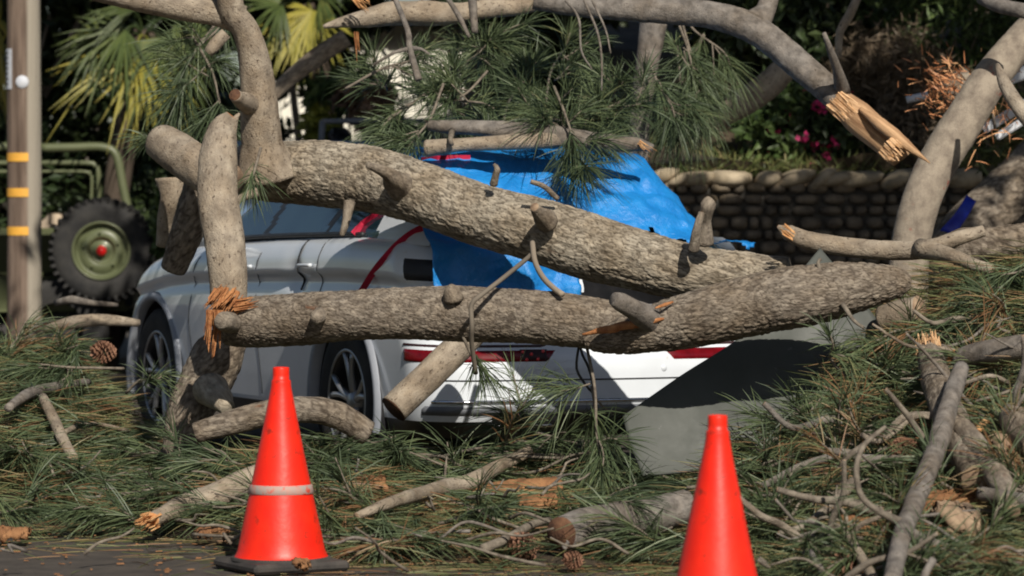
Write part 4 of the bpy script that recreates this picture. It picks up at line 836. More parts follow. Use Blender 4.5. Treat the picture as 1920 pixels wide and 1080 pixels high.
# hanging twigs and wires in front of the bumper
for k, (lab, pts_, w_, mt) in enumerate((
    ('hooked grey twig reaching from the thick trunk down over the long front log', [(1000, 470, 15.1), (990, 483, 14.8), (945, 520, 14.3), (900, 555, 14.15), (884, 572, 14.15), (885, 610, 14.15), (884, 640, 14.2), (892, 700, 14.3)], 9, BARKT),
    ('curved grey twig dropping from the thick trunk onto the front log', [(998, 455, 15.05), (1003, 490, 14.7), (1018, 520, 14.4), (1040, 542, 14.25), (1055, 552, 14.2)], 11, BARKS),
    ('black looped cord hanging below the front log against the bumper', [(1086, 645, 14.5), (1081, 680, 14.5), (1085, 702, 14.5), (1110, 735, 14.5), (1112, 722, 14.5), (1104, 690, 14.5), (1092, 665, 14.5), (1088, 648, 14.5)], 5, BLACKP),
    ('thin brown twig below the black cord in front of the bumper', [(1110, 725, 14.5), (1115, 755, 14.45), (1118, 800, 14.4)], 7, BARKT),
    ('thin twig slanting away from the black cord to the right', [(1112, 740, 14.5), (1128, 760, 14.5), (1148, 775, 14.5)], 4, BARKT))):
    V, f = simple_tube([P(*p) for p in pts_], R(w_, 14.5), 8, .02); o = mesh('hanging_twig' if k != 2 else 'cord', V, f, mt, None); n_ = len(V); tag(o, lab, 'twig' if k != 2 else 'cord')
# ------------------------------------------------------------------ pine boughs
def bough(label, group, c, ax, ntuft=4, L=.22, size=.22, nn=85, dry=.0, name='pine_bough', droop=.22, thick=.007, open_=1.0, spread=.10, flat=1.0):
    """c: where the foliage centre is, ax: direction the shoot points"""
    c = np.array(c, float); ax = nrm(np.array(ax, float)); root = c - ax * size * 1.6
    V, Q, c0, c1, rest, h, C, T, r = tube_data([root, c - ax * size * .7 + rng.normal(size=3) * .02, c + rng.normal(size=3) * .01, c + ax * size * .4], [thick, thick * .9, thick * .7, thick * .4], seg=7, step=.02, wob=.1)
    o = mesh(name, V, [Q, c0, c1], BARKT, None, True, None, {'rest': rest, 'h': h}); tag(o, label, 'pine bough', group)
    B, D_, L_, T_ = [], [], [], []; mb = MB()
    for k in range(ntuft):
        if k == 0: p, a = c + ax * size * .4, ax
        else:
            a = nrm(ax * rng.uniform(.2, 1) + nrm(rng.normal(size=3)) * .9); s = c + ax * size * rng.uniform(-.9, .2); p = s + a * size * rng.uniform(.4, .9)
            V, f = simple_tube([s, (s + p) / 2 + rng.normal(size=3) * .01, p], [thick * .6, thick * .5, thick * .4], 6, .02); mb.add(V, f)
        b, d, l = tuft_needles(p, a, nn, L, open_, spread); d[:, 2] *= flat
        B.append(b); D_.append(d); L_.append(l); t0 = rng.uniform(.2, .6) if rng.random() > dry else .95; T_.append(np.clip(t0 + rng.normal(0, .14, nn), 0, 1 if dry else .84))
    if mb.V: mb.build('twig', BARKT, o)
    V, Q, T = needle_mesh(np.concatenate(B), np.concatenate(D_), np.concatenate(L_), .0042, droop, np.concatenate(T_))
    mesh('needles', V, [Q], NEEDLE, o, attrs={'tint': T})
    return o
GA = 'pine boughs hanging above the tarp'; LA = 'long needled green pine bough hanging above the blue tarp between the two big limbs'
for px, py, D, ax in ((760, 110, 17.0, (.6, 0, .3)), (850, 150, 16.8, (.1, -.5, .6)), (905, 95, 17.2, (.5, -.2, .7)), (830, 215, 16.7, (-.5, -.3, -.5)), (735, 225, 16.6, (-.5, -.3, -.4)), (905, 200, 16.6, (.5, -.5, -.1)), (985, 150, 17.1, (.3, -.3, .7)), (1060, 185, 16.7, (.3, -.5, .4)), (1010, 215, 16.6, (-.5, -.5, .2)), (1150, 170, 16.8, (.2, -.4, .3)), (1180, 200, 16.7, (.6, -.4, .1)), (1110, 225, 16.5, (-.3, -.6, -.2)), (780, 255, 16.4, (-.3, -.4, -.6)), (960, 60, 17.3, (.6, 0, .4)), (1060, 90, 17.3, (.2, -.2, .6)), (1070, 250, 16.2, (.2, -.6, -.6)), (700, 160, 17.2, (-.6, 0, .2)), (870, 50, 17.4, (.1, 0, .8))):
    bough(LA, GA, P(px, py, D), ax, 5, .20, .20, 62)
GB = 'pine boughs under the arching limb'
for px, py, D, ax in ((1290, 120, 18.0, (.2, -.2, -.7)), (1310, 160, 18.0, (.2, -.2, -.8)), (1255, 200, 17.6, (.2, -.4, -.5)), (1350, 100, 18.2, (.4, -.1, -.5)), (1270, 210, 18.2, (.0, -.2, -.8))):
    bough('dark green drooping pine bough under the arching limb above the stone wall', GB, P(px, py, D), ax, 5, .22, .22, 60, droop=.4)
for px, py, D, ax, lab in ((375, 85, 17.5, (-.5, -.2, -.6), 'grey green pine bough hanging below the level limb at top left'), (350, 175, 17.6, (-.3, -.3, -.8), 'grey green pine bough drooping low above the cut log end'), (410, 190, 17.4, (.3, -.3, -.7), 'grey green pine bough hanging just left of the upright limb'), (275, 258, 17.2, (-1, -.2, .1), 'small pine bough pointing left above the jeep roll bar'), (470, 335, 15.4, (-.2, -.4, -.7), 'small needle spray hanging over the left end of the thick trunk'), (905, 690, 14.3, (.5, -.2, -.8), 'sparse needle tuft hanging in front of the rear bumper lamp'), (290, 710, 15.3, (.6, -.3, .3), 'needle tuft on a thin curved twig before the front wheel'), (1120, 810, 14.2, (.1, -.3, -.8), 'needle cluster hanging under the black cord before the bumper'), (1560, 640, 13.6, (-.3, -.3, .7), 'spiky open needle fan in front of the grey panel under the scaly log'), (1080, 300, 16.2, (.1, -.5, -.4), 'needle cluster dangling over the top edge of the tarp')):
    sm_ = 'small' in lab or 'tuft' in lab or 'fan' in lab
    bough(lab, 'single pine boughs', P(px, py, D), ax, 2 if sm_ else 5, .17 if sm_ else .24, .10 if sm_ else .24, 40 if sm_ else 66, droop=.25)
GC = 'pine boughs on the brush heap'; LC = 'fresh green pine bough lying on the brush heap along the road edge'
for px, py in ((30, 640), (120, 660), (60, 690), (40, 850), (150, 900), (230, 850), (90, 930), (260, 930), (330, 880), (410, 870), (430, 950), (610, 870), (660, 830), (740, 850), (840, 830), (930, 820), (990, 830), (1060, 800), (1080, 850), (1130, 950), (1230, 1010), (640, 930), (700, 1000), (800, 1010), (900, 960), (1210, 930), (1260, 900), (560, 990), (20, 960), (190, 960), (860, 880), (780, 800), (960, 780), (1020, 790)):
    p = heapP(px, py, .10); ax = (rng.normal() * .8 + (-.4 if px < 450 else .2), rng.normal() * .4 - .3, rng.uniform(.0, .3)); bough(LC, GC, p, ax, 5, .22, .26, 62, dry=.08, open_=.7, spread=.28, flat=.6)
GD = 'pine boughs in the tall brush'; LD = 'pine bough tangled in the tall brush pile beyond the grey panel'
for px, py in ((1440, 790), (1520, 790), (1490, 850), (1600, 760), (1660, 700), (1640, 640), (1720, 620), (1790, 600), (1870, 570), (1900, 510), (1820, 560), (1440, 870), (1600, 880), (1480, 950), (1640, 820), (1850, 1000), (1900, 1060), (1600, 1030), (1800, 1060), (1400, 900), (1660, 560), (1890, 880), (1540, 930), (1700, 780), (1760, 900), (1520, 1020), (1440, 960), (1570, 840), (1830, 680), (1900, 800), (1680, 960), (1740, 1050)):
    p = heapP(px, py, .12); ax = (rng.normal() * .8, rng.normal() * .4 - .4, rng.uniform(-.1, .9)); bough(LD, GD, p, ax, 4, .21, .20, 50, dry=.2, open_=.8, spread=.2, flat=.85)
# bare twigs in the heap
for k in range(95):
    rt = k >= 50; px = rng.uniform(1400, 1930) if rt else rng.uniform(-10, 1280); py = rng.uniform(520 if px > 1650 else 760, 1075) if rt else rng.uniform(820, 1040)
    p = heapP(px, py, .10); a = rng.uniform(0, 6.28); d = np.array([math.cos(a), math.sin(a) * .5 - .2, rng.uniform(-.05, .45)]); L = rng.uniform(.15, .42); sd_ = rng.normal(size=3) * .018
    V, Q, c0, c1, rest, h, *_ = tube_data([p - d * L * .5, p - d * L * .1 + sd_, p + d * L * .2 - sd_ * .5, p + d * L * .5], [.0065, .006, .005, .003], seg=7, step=.02, wob=.2, seed=k)
    o = mesh('twig', V, [Q, c0, c1], [BARKT, BARKT, BARKG][k % 3], None, True, None, {'rest': rest, 'h': h})
    tag(o, 'bare thin twig tangled in the tall brush pile beyond the grey panel' if rt else 'bare thin twig lying on the needle heap along the road', 'twig', 'bare twigs in the tall brush' if rt else 'bare twigs on the needle heap')
for k in range(20):
    px = rng.uniform(1420, 1930); py = rng.uniform(560 if px > 1700 else 800, 1075); p = heapP(px, py, .14); a = rng.choice([.5, 2.5]) + rng.normal() * .5; d = nrm(np.array([math.cos(a), -.25, math.sin(a) * .7])); L = rng.uniform(.25, .6); r0 = rng.uniform(.008, .020); sd_ = rng.normal(size=3) * .02
    V, Q, c0, c1, rest, h, *_ = tube_data([p - d * L * .5, p - d * L * .1 + sd_, p + d * L * .2 - sd_ * .5, p + d * L * .5], [r0, r0 * .9, r0 * .75, r0 * .55], seg=10, step=.02, wob=.2, seed=k + 300)
    o = mesh('branch', V, [Q, c0, c1], [[BARKT, BARKD, BARKG][k % 3], WOOD, WOODC], None, True, [0, 1, 2], {'rest': rest, 'h': h}); tag(o, 'snapped bare branch among others in the tall brush beyond the grey panel', 'branch', 'snapped branches in the tall brush')
# thin bare shoots hanging at the top
for k, (pp, lab) in enumerate((([(740, -5, 16.6, 10), (765, 60, 16.5, 11), (768, 90, 16.45, 12), (785, 150, 16.4, 14)], 'grey forked bare twig hanging down left of the green boughs at top'), ([(1060, 0, 16.3, 5), (1085, 35, 16.3, 5), (1090, 95, 16.3, 4), (1110, 130, 16.3, 3)], 'leftmost thin pale shoot hanging from the arching limb'), ([(1095, 0, 16.3, 5), (1120, 60, 16.3, 5), (1128, 110, 16.3, 4), (1128, 170, 16.3, 3)], 'longest thin pale shoot hanging from the arching limb'), ([(1110, 0, 16.3, 5), (1135, 55, 16.3, 4), (1145, 100, 16.3, 3)], 'rightmost thin pale shoot hanging from the arching limb'), ([(838, -5, 16.8, 9), (860, 30, 16.8, 11), (880, 70, 16.8, 7)], 'grey slanting twig above the green boughs at top centre'), ([(885, -10, 16.9, 18), (888, 30, 16.9, 15), (890, 62, 16.9, 13)], 'thick upright grey twig at the top centre edge'))):
    o, *_ = wood('branch', lab, 'branch', pp, BARKG, 'bare shoots at the top', seg=10, step=.02, seed=120 + k)
    if k == 0:
        wood('twig', '', '', [(768, 92, 16.45, 8), (740, 98, 16.45, 6), (700, 122, 16.45, 5)], BARKG, parent=o, seg=8, seed=130); wood('twig', '', '', [(768, 90, 16.45, 8), (790, 92, 16.45, 6), (805, 102, 16.45, 4)], BARKG, parent=o, seg=8, seed=131)
o, C, T, r = wood('branch', 'pale knobbly limb at the top edge with torn orange end', 'branch', [(606, 50, 17.2, 8), (640, 42, 17.2, 22), (690, 34, 17.2, 40), (745, 26, 17.2, 44), (820, 26, 17.2, 46), (900, 20, 17.3, 36), (1010, 4, 17.4, 34)], BARKS, 'broken branches in the pile', seg=24, step=.015, wob=.2, seed=135)
splinters(o, P(668, -6, 17.0), nrm(P(690, 20, 17) - P(660, -10, 17)), R(40, 17), 12, .12, WOOD, seed=20)
splinters(o, P(668, 62, 17.0), np.array([-.05, 0, -1]), R(10, 17), 5, .18, WOODO, 'torn_strip', seed=21)
wood('standing_trunk', 'grey upright trunk behind the green boughs at the right end of the tarp', 'tree trunk', [(1225, 40, 17.9, 52), (1215, 110, 17.9, 44), (1205, 180, 17.9, 40), (1198, 270, 17.9, 38), (1195, 400, 17.9, 38)], BARKG, seg=24, step=.02, seed=140)
wood('log', 'pale bent log lying on the bank below the arching limb', 'log', [(1472, 128, 20.5, 46), (1440, 160, 20.5, 52), (1400, 188, 20.5, 54), (1350, 214, 20.5, 54), (1312, 236, 20.5, 46)], BARKS, ends=(WOODC, WOODC), seg=32, step=.015, seed=141)
wood('branch', 'thin pale upright branch behind the arching limb at top right', 'branch', [(1608, -5, 19, 16), (1592, 30, 19, 18), (1575, 60, 19, 16), (1572, 110, 19, 12)], BARKS, 'broken branches in the pile', seg=12, seed=142)
wood('branch', 'short knuckled grey stick hanging left of the upright limb', 'branch', [(424, 62, 16.6, 22), (405, 82, 16.6, 26), (390, 100, 16.6, 20)], BARKS, 'broken branches in the pile', ends=(WOODC, WOODC), seg=14, seed=143)
wood('branch', 'dark slanting limb in shade right of the upright limb', 'branch', [(650, 70, 22, 34), (590, 110, 22, 36), (540, 150, 22, 30), (500, 190, 22, 24)], BARKD, 'broken branches in the pile', seg=16, step=.03, seed=144)
# bristling root of a torn trunk at right
b, *_ = wood('branch', 'torn branch bristling with orange splinters behind the pale leaning trunk', 'branch', [(1820, 150, 18.2, 60), (1790, 165, 18.2, 56), (1765, 178, 18.2, 46)], BARKD, 'broken branches in the pile', seg=24, seed=145)
n = 320; B = P(1775, 168, 18.0) + rng.normal(size=(n, 3)) * np.array([.07, .06, .08]); d = nrm(np.array([-.4, -.5, .45]) + rng.normal(size=(n, 3)) * .4)
V, Q, T = needle_mesh(B, d, rng.uniform(.03, .085, n), .007, .1, rng.random(n)); mesh('splintered_end', V, [Q], FLUFF, b, attrs={'tint': T})
n = 120; B = P(1860, 200, 18.3) + rng.normal(size=(n, 3)) * np.array([.07, .06, .12]); d = nrm(np.array([-.2, -.5, -.3]) + rng.normal(size=(n, 3)) * .6)
V, Q, T = needle_mesh(B, d, rng.uniform(.04, .10, n), .006, .2, rng.random(n)); V2, f2 = simple_tube([P(1856, 165, 18.32), P(1860, 200, 18.3), P(1866, 245, 18.32)], .008, 7); o = mesh('dead_pine_spray', V2, f2, BARKT); mesh('needles', V, [Q], FLUFF, o, attrs={'tint': T}); tag(o, 'dead orange needle spray right of the pale leaning trunk', 'pine bough')

# ------------------------------------------------------------------ pine cones and bark slabs
def pinecone(px, py, s, lab, off=.05, rot=None):
    p = heapP(px, py, off); mb = MB(); n = 90; a = nrm(rng.normal(size=3) * [1, 1, .5])
    for k in range(n):
        t = k / n; th = k * 2.39996; rr = s * .5 * math.sin(math.pi * (t * .88 + .08)) ** .8; z = (t - .5) * s * 1.35
        o_ = np.array([math.cos(th), math.sin(th), .45 - t * .2]); o_ = nrm(o_); tn = np.array([-math.sin(th), math.cos(th), 0]); c = np.array([math.cos(th) * rr, math.sin(th) * rr, z]); wv = s * .13
        b0 = c * .55; tip = c + o_ * s * .10; u = np.cross(o_, tn)
        mb.add(np.array([b0 - tn * wv * .4, b0 + tn * wv * .4, tip + tn * wv, tip - tn * wv, tip + u * wv * .5 + o_ * .004, b0 + u * wv * .3]), [[[0, 1, 2, 3]], [[3, 2, 4], [0, 3, 4], [1, 4, 2]], [[0, 4, 5], [1, 5, 4]]])
    V = np.concatenate(mb.V); z = Vector((0, 0, 1)).rotation_difference(Vector(a)).to_matrix(); V = V @ np.array(z).T
    o = mesh('pine_cone', V, mb.Fs, CONEP, None, False); o.location = p; tag(o, lab, 'pine cone', 'pine cones in the heap'); return o
for px, py, s, lab in ((150, 688, .08, 'brown pine cone on the left needle mound below the pole foot'), (195, 660, .08, 'smaller pine cone behind the one on the left mound'), (272, 872, .09, 'dull pine cone half buried left of the banded cone'), (448, 958, .085, 'pine cone beside the banded traffic cone'), (983, 1025, .085, 'reddish pine cone in front of the short fat log'), (1075, 1050, .055, 'dark pine cone near the bottom edge between the traffic cones'), (1278, 830, .12, 'large brown pine cone against the grey panel beside the bandless traffic cone'), (1590, 1068, .12, 'pine cone at the bottom edge right of the bandless traffic cone'), (1695, 850, .10, 'pine cone deep in the right hand brush')):
    pinecone(px, py, s, lab)
for k, (px, py, L, W_, lab, az) in enumerate(((960, 915, .42, .17, 'large orange slab of bark lying flat between the traffic cones', .1), (1010, 940, .16, .07, 'short orange bark strip in front of the large slab', .1), (700, 905, .12, .07, 'small curled orange bark piece right of the banded cone', .4), (400, 1000, .13, .03, 'thin yellow wood sliver left of the banded cone', -.2), (10, 1000, .20, .04, 'yellow wood sliver at the left bottom edge', -.1), (1605, 975, .13, .10, 'yellow wood chunk in the right brush', .3), (1780, 935, .28, .10, 'rough orange torn bark chunk at right low in the brush', .2), (565, 1060, .05, .03, 'tiny bark chip behind the foot of the banded cone', .8), (905, 988, .05, .03, 'tiny yellow wood chip near the pine cone', .5), (1790, 985, .10, .09, 'cut tan wood block right of the long bare branch', .5), (1860, 905, .16, .10, 'grey brown wood block at the right edge in the brush', .2), (1895, 850, .10, .09, 'pale wood block at the right edge above the grey brown block', .3))):
    p = heapP(px, py, .05); n1, n2 = 24, 12; a = np.linspace(-1, 1, n1); b_ = np.linspace(-1, 1, n2); A, Bb = np.meshgrid(a, b_, indexing='ij')
    ed = 1 - .25 * fbm(np.stack([A.ravel() * 3 + k * 9, Bb.ravel() * 3, 0 * A.ravel()], -1), 2, k).reshape(A.shape); zz = -.25 * Bb ** 2 * W_ + .05 * (fbm(np.stack([A.ravel() * 4, Bb.ravel() * 4 + k, 0 * A.ravel()], -1), 3, k).reshape(A.shape) - .5)
    V = np.stack([A * ed * L / 2, Bb * ed * W_ / 2, zz], -1).reshape(-1, 3); o = mesh('bark_chunk', V, [grid_faces(n1, n2)], CHIP if k not in (9, 10, 11) else WOODC); o.location = p; o.rotation_euler = (.45, rng.uniform(-.1, .1), az)
    m_ = o.modifiers.new('thickness', 'SOLIDIFY'); m_.thickness = .02 if k < 9 else .07; tag(o, lab, 'bark', None, 'thing')

# ------------------------------------------------------------------ stone wall and bank
DW = 22.0; WX0, WX1 = P(1225, 0, DW)[0], 5.2; WZ = P(0, 342, DW)[2]
wl = empty('stone_wall', (WX0, DW, 0)); tag(wl, 'low retaining wall of rounded river stones with slanting cap stones', 'wall', None, 'thing')
V, f = box(((WX1 - WX0) / 2, .32, WZ / 2 - .02), (WX1 - WX0, .5, WZ - .02), .01); mesh('mortar', V, f, MORTAR, wl, False)
def blob(c, s, seed, n=10, m=7):
    u = np.linspace(0, 2 * math.pi, n, endpoint=False); v = np.linspace(-.5 * math.pi, .5 * math.pi, m)
    U, Vv = np.meshgrid(u, v, indexing='ij'); sg = lambda x: np.sign(x) * np.abs(x) ** .75
    p = np.stack([sg(np.cos(Vv)) * sg(np.cos(U)), sg(np.cos(Vv)) * sg(np.sin(U)), sg(np.sin(Vv))], -1).reshape(-1, 3)
    p = p * (1 + .22 * (vnoise(p * 1.3 + seed * 5.1, seed) - .5))[:, None]
    return p * np.array(s) / 2 + np.array(c), [grid_faces(n, m, cu=True)]
mb = MB(); z = .04; row = 0
while z < WZ - .03:
    hh = rng.uniform(.065, .09); x = rng.uniform(-.1, 0)
    while x < WX1 - WX0:
        wd_ = rng.uniform(.06, .19); V, f = blob((x + wd_ / 2, .06, z + hh / 2), (wd_ * rng.uniform(.86, .97), rng.uniform(.08, .16), hh * rng.uniform(.78, .96)), int(rng.integers(1, 999))); mb.add(V, f); x += wd_
    z += hh * .96; row += 1
mb.build('stone_face', STONE, wl)
mb = MB(); x = 0
while x < WX1 - WX0:
    wd_ = rng.uniform(.08, .26); V, f = blob((x, .16, WZ + .02), (wd_ * 1.2, .42, rng.uniform(.09, .16)), int(rng.integers(1, 999))); V[:, 0] += (V[:, 2] - WZ) * rng.uniform(.1, 1.3); mb.add(V, f); x += wd_ * .95
mb.build('cap_stones', CAPST, wl)
bx = np.linspace(WX0 - .4, 9, 60); by = np.linspace(DW + .45, 40, 50); BX, BY = np.meshgrid(bx, by, indexing='ij')
BZ = WZ + .02 + (BY - DW) * .16 + (fbm(np.stack([BX.ravel(), BY.ravel(), 0 * BX.ravel()], -1) * 1.3, 3, 60).reshape(BX.shape) - .5) * .35
V = np.stack([BX, BY, BZ], -1); sk = V.copy(); sk[..., 2] = -.05; nB = BX.size
idx = np.arange(nB).reshape(BX.shape); bd = np.concatenate([idx[:, 0], idx[-1, 1:], idx[::-1, -1][1:], idx[0, ::-1][1:-1]]); VV = V.reshape(-1, 3); low = VV[bd].copy(); low[:, 2] = -.05
Qs = np.stack([bd, np.roll(bd, -1), nB + (np.arange(len(bd)) + 1) % len(bd), nB + np.arange(len(bd))], -1)
tag(mesh('bank', np.concatenate([VV, low]), [grid_faces(60, 50)[:, ::-1], Qs], SOIL), kind='structure')
def bank_z(x, y): return WZ + .02 + (y - DW) * .16
n = 9000; X = rng.uniform(WX0 - .2, 4.6, n); Y = DW + .42 + rng.random(n) ** 2 * 4; B = np.stack([X, Y, bank_z(X, Y) - .05], -1); keep = fbm(B * 1.6, 2, 77) > .47; B = B[keep]
d = nrm(rng.normal(size=B.shape) * [.5, .5, .15] + [0, -.15, .6]); V, Q, T = needle_mesh(B, d, rng.uniform(.07, .24, len(B)), .008, .25, rng.random(len(B)))
tag(mesh('bank_grass', V, [Q], GRASSM, attrs={'tint': T}), kind='stuff')

# ------------------------------------------------------------------ shrubs, hedge trees, palms
def leaves_mesh(cs, n, size, seed, narrow=.45, clump=26, spread=.16, shell=.55):
    g = np.random.default_rng(seed); V = []; tints = []
    tot = sum(s[0] * s[1] * s[2] for c, s in cs) ** 1
    for c, s in cs:
        k = max(4, int(n * (s[0] * s[1] * s[2]) / tot / clump)); u = nrm(g.normal(size=(k, 3))); rad = (shell + (1 - shell) * g.random(k)) * (1 + .25 * (g.random(k) - .5))
        cc = np.array(c) + u * rad[:, None] * np.array(s); tc = np.clip(g.normal(.45, .22, k), 0, 1)
        p = np.repeat(cc, clump, 0) + g.normal(size=(k * clump, 3)) * spread * np.cbrt(np.prod(s)); nrm_ = nrm(np.repeat(u, clump, 0) * .5 + g.normal(size=(k * clump, 3)) * .6 + [0, 0, .25])
        ax = nrm(np.cross(nrm_, g.normal(size=nrm_.shape))); bx_ = np.cross(nrm_, ax); sz = size * g.uniform(.6, 1.3, len(p))[:, None]
        V.append(np.stack([p - ax * sz, p + bx_ * sz * narrow - nrm_ * sz * .12, p + ax * sz, p - bx_ * sz * narrow - nrm_ * sz * .12], 1)); tints.append(np.repeat(np.clip(np.repeat(tc, clump) + g.normal(0, .15, len(p)), 0, 1), 4))
    V = np.concatenate(V); q = np.arange(len(V) * 4).reshape(-1, 4)
    return V.reshape(-1, 3), q, np.concatenate(tints)
def plant(name, label, cat, base, cs, n, size, mat, seed, trunk=.04, group=None, stemname='trunk', leaf='crown', stemmat=None, **kw):
    """base: foot; cs: list of (centre offset, radii)"""
    top = max(c[2] for c, s in cs); V, Q, c0, c1, rest, h, *_ = tube_data([(0, 0, -.08), (.03, 0, top * .5), (0, .02, top)], [trunk, trunk * .8, trunk * .4], seg=10, step=.08, wob=.15, seed=seed)
    o = empty(name, base); tag(o, label, cat, group); mb = MB(); mb.add(V, [Q, c0, c1])
    for c, s in cs:
        for k in range(5):
            u = nrm(np.random.default_rng(seed + k).normal(size=3)); e = np.array(c) + u * np.array(s) * .8; b0 = np.array([0, 0, top * (.25 + .1 * k)]); V, f = simple_tube([b0, (b0 + e) / 2 + u * .05, e], [trunk * .45, trunk * .3, trunk * .12], 6, .1); mb.add(V, f)
    s_ = mb.build(stemname, stemmat or BARKG, o)
    V, q, t = leaves_mesh(cs, n, size, seed, **kw); mesh(leaf, V, [q], mat, o, False, attrs={'tint': t})
    return o
# tall dark trees behind everything
LT = ['dark evergreen tree far behind the utility pole at top left', 'dark evergreen tree behind the yellowing palm at upper left', 'dark tree crown behind the upright limb', 'dark tree crown above the white wall left of centre', 'dark tree crown above the white wall behind the boughs', 'dark tree crown behind the arching limb', 'dark leafy tree at top right above the dry bush', 'dark leafy tree at the top right corner', 'tall dark tree beyond the right edge trunk']
HT = 'dark trees behind the car'
def tree_at(px, D, zs, rw, lab, k, mat=LEAFD, n=9000, size=.075):
    p = P(px, 0, D); z0 = bank_z(p[0], p[1]) - .15 if px > 1230 else 0
    cs = [((rng.uniform(-.3, .3), rng.uniform(-.3, .2), z), (rw * rng.uniform(.8, 1.15), rw * .7, rw * rng.uniform(.7, .95))) for z in zs]
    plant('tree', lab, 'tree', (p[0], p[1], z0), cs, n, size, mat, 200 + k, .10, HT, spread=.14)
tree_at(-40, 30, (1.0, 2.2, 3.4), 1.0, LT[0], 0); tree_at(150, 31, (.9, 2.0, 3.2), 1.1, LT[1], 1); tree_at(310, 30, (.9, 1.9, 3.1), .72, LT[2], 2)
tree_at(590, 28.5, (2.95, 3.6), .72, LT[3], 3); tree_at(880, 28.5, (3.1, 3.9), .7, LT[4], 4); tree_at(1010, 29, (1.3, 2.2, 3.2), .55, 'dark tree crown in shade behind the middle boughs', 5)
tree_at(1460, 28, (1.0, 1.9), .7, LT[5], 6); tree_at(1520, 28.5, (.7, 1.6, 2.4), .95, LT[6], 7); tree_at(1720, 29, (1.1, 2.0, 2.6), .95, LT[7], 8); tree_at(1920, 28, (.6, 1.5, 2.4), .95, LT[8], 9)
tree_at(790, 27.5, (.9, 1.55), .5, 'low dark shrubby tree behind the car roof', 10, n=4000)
def shrub(px, py, D, rx, rz, lab, mat, n, size, seed, cat='shrub', **kw):
    p = P(px, py, D); z0 = bank_z(p[0], p[1]) if px > 1230 else 0.0
    return plant('shrub', lab, cat, (p[0], p[1], min(z0, p[2] - rz * .3)), [((0, 0, max(.1, p[2] - min(z0, p[2] - rz * .3))), (rx, rx * .8, rz))], n, size, mat, seed, .02, 'shrubs behind the car', 'stem', 'foliage', **kw)
shrub(300, 400, 28.5, .30, .40, 'dark green shrub between the jeep and the dark leaning trunk', LEAFD, 3000, .05, 301)
shrub(312, 440, 24, .10, .30, 'yellow green weedy shrub at the corner of the white car hood', LEAFM, 700, .05, 302)
shrub(600, 232, 26.5, .13, .16, 'bright yellow green shrub in front of the white wall', LEAFY, 500, .06, 303)
shrub(640, 175, 26.5, .22, .14, 'glossy green shrub with long leaves above the white wall gap', LEAFM, 260, .12, 304, narrow=.3)
shrub(690, 200, 26, .22, .20, 'dull reddish shrub beside the white wall', leafmat('russet_leaf', (.09, .05, .03), (.16, .10, .06), (.25, .16, .10)), 500, .06, 305)
shrub(1660, 135, 23.5, .42, .30, 'round dry brown bush on the bank above the stone wall', LEAFB, 5200, .045, 306, narrow=.12, spread=.2, shell=.3)
shrub(1480, 235, 22.9, .36, .30, 'leafy green shrub on the bank left of the pink flowers', LEAFM, 1500, .05, 307)
shrub(1590, 200, 24, .45, .3, 'dark shrub on the bank behind the snapped limb', LEAFD, 2500, .05, 308)
shrub(1440, 50, 23.5, .48, .3, 'green shrub at the top behind the arching limb', LEAFD, 3200, .055, 309)
shrub(1790, 60, 24, .6, .45, 'olive green shrub right of the dry brown bush', LEAFM, 2600, .05, 310, narrow=.2)
shrub(1850, 250, 21.3, .3, .25, 'grey green weed clump between the two right hand trunks', GRASSM, 900, .07, 311, narrow=.1)
shrub(1750, 250, 23, .45, .28, 'brown dry undergrowth behind the splintered limb end', LEAFB, 1500, .05, 312, narrow=.2)
# flowering shrub
p = P(1520, 235, 22.8); o = plant('flowering_shrub', 'low shrub with small pink flowers on the bank above the wall', 'shrub', (p[0], p[1], WZ), [((0, 0, max(.2, p[2] - WZ)), (.3, .2, .26))], 900, .04, LEAFD, 320, .015, None, 'stem', 'foliage')
V, q, t = leaves_mesh([((0, -.06, max(.2, p[2] - WZ)), (.3, .2, .28))], 170, .022, 321, narrow=.9, clump=5, spread=.08); mesh('blossoms', V, [q], PINK, o, False)
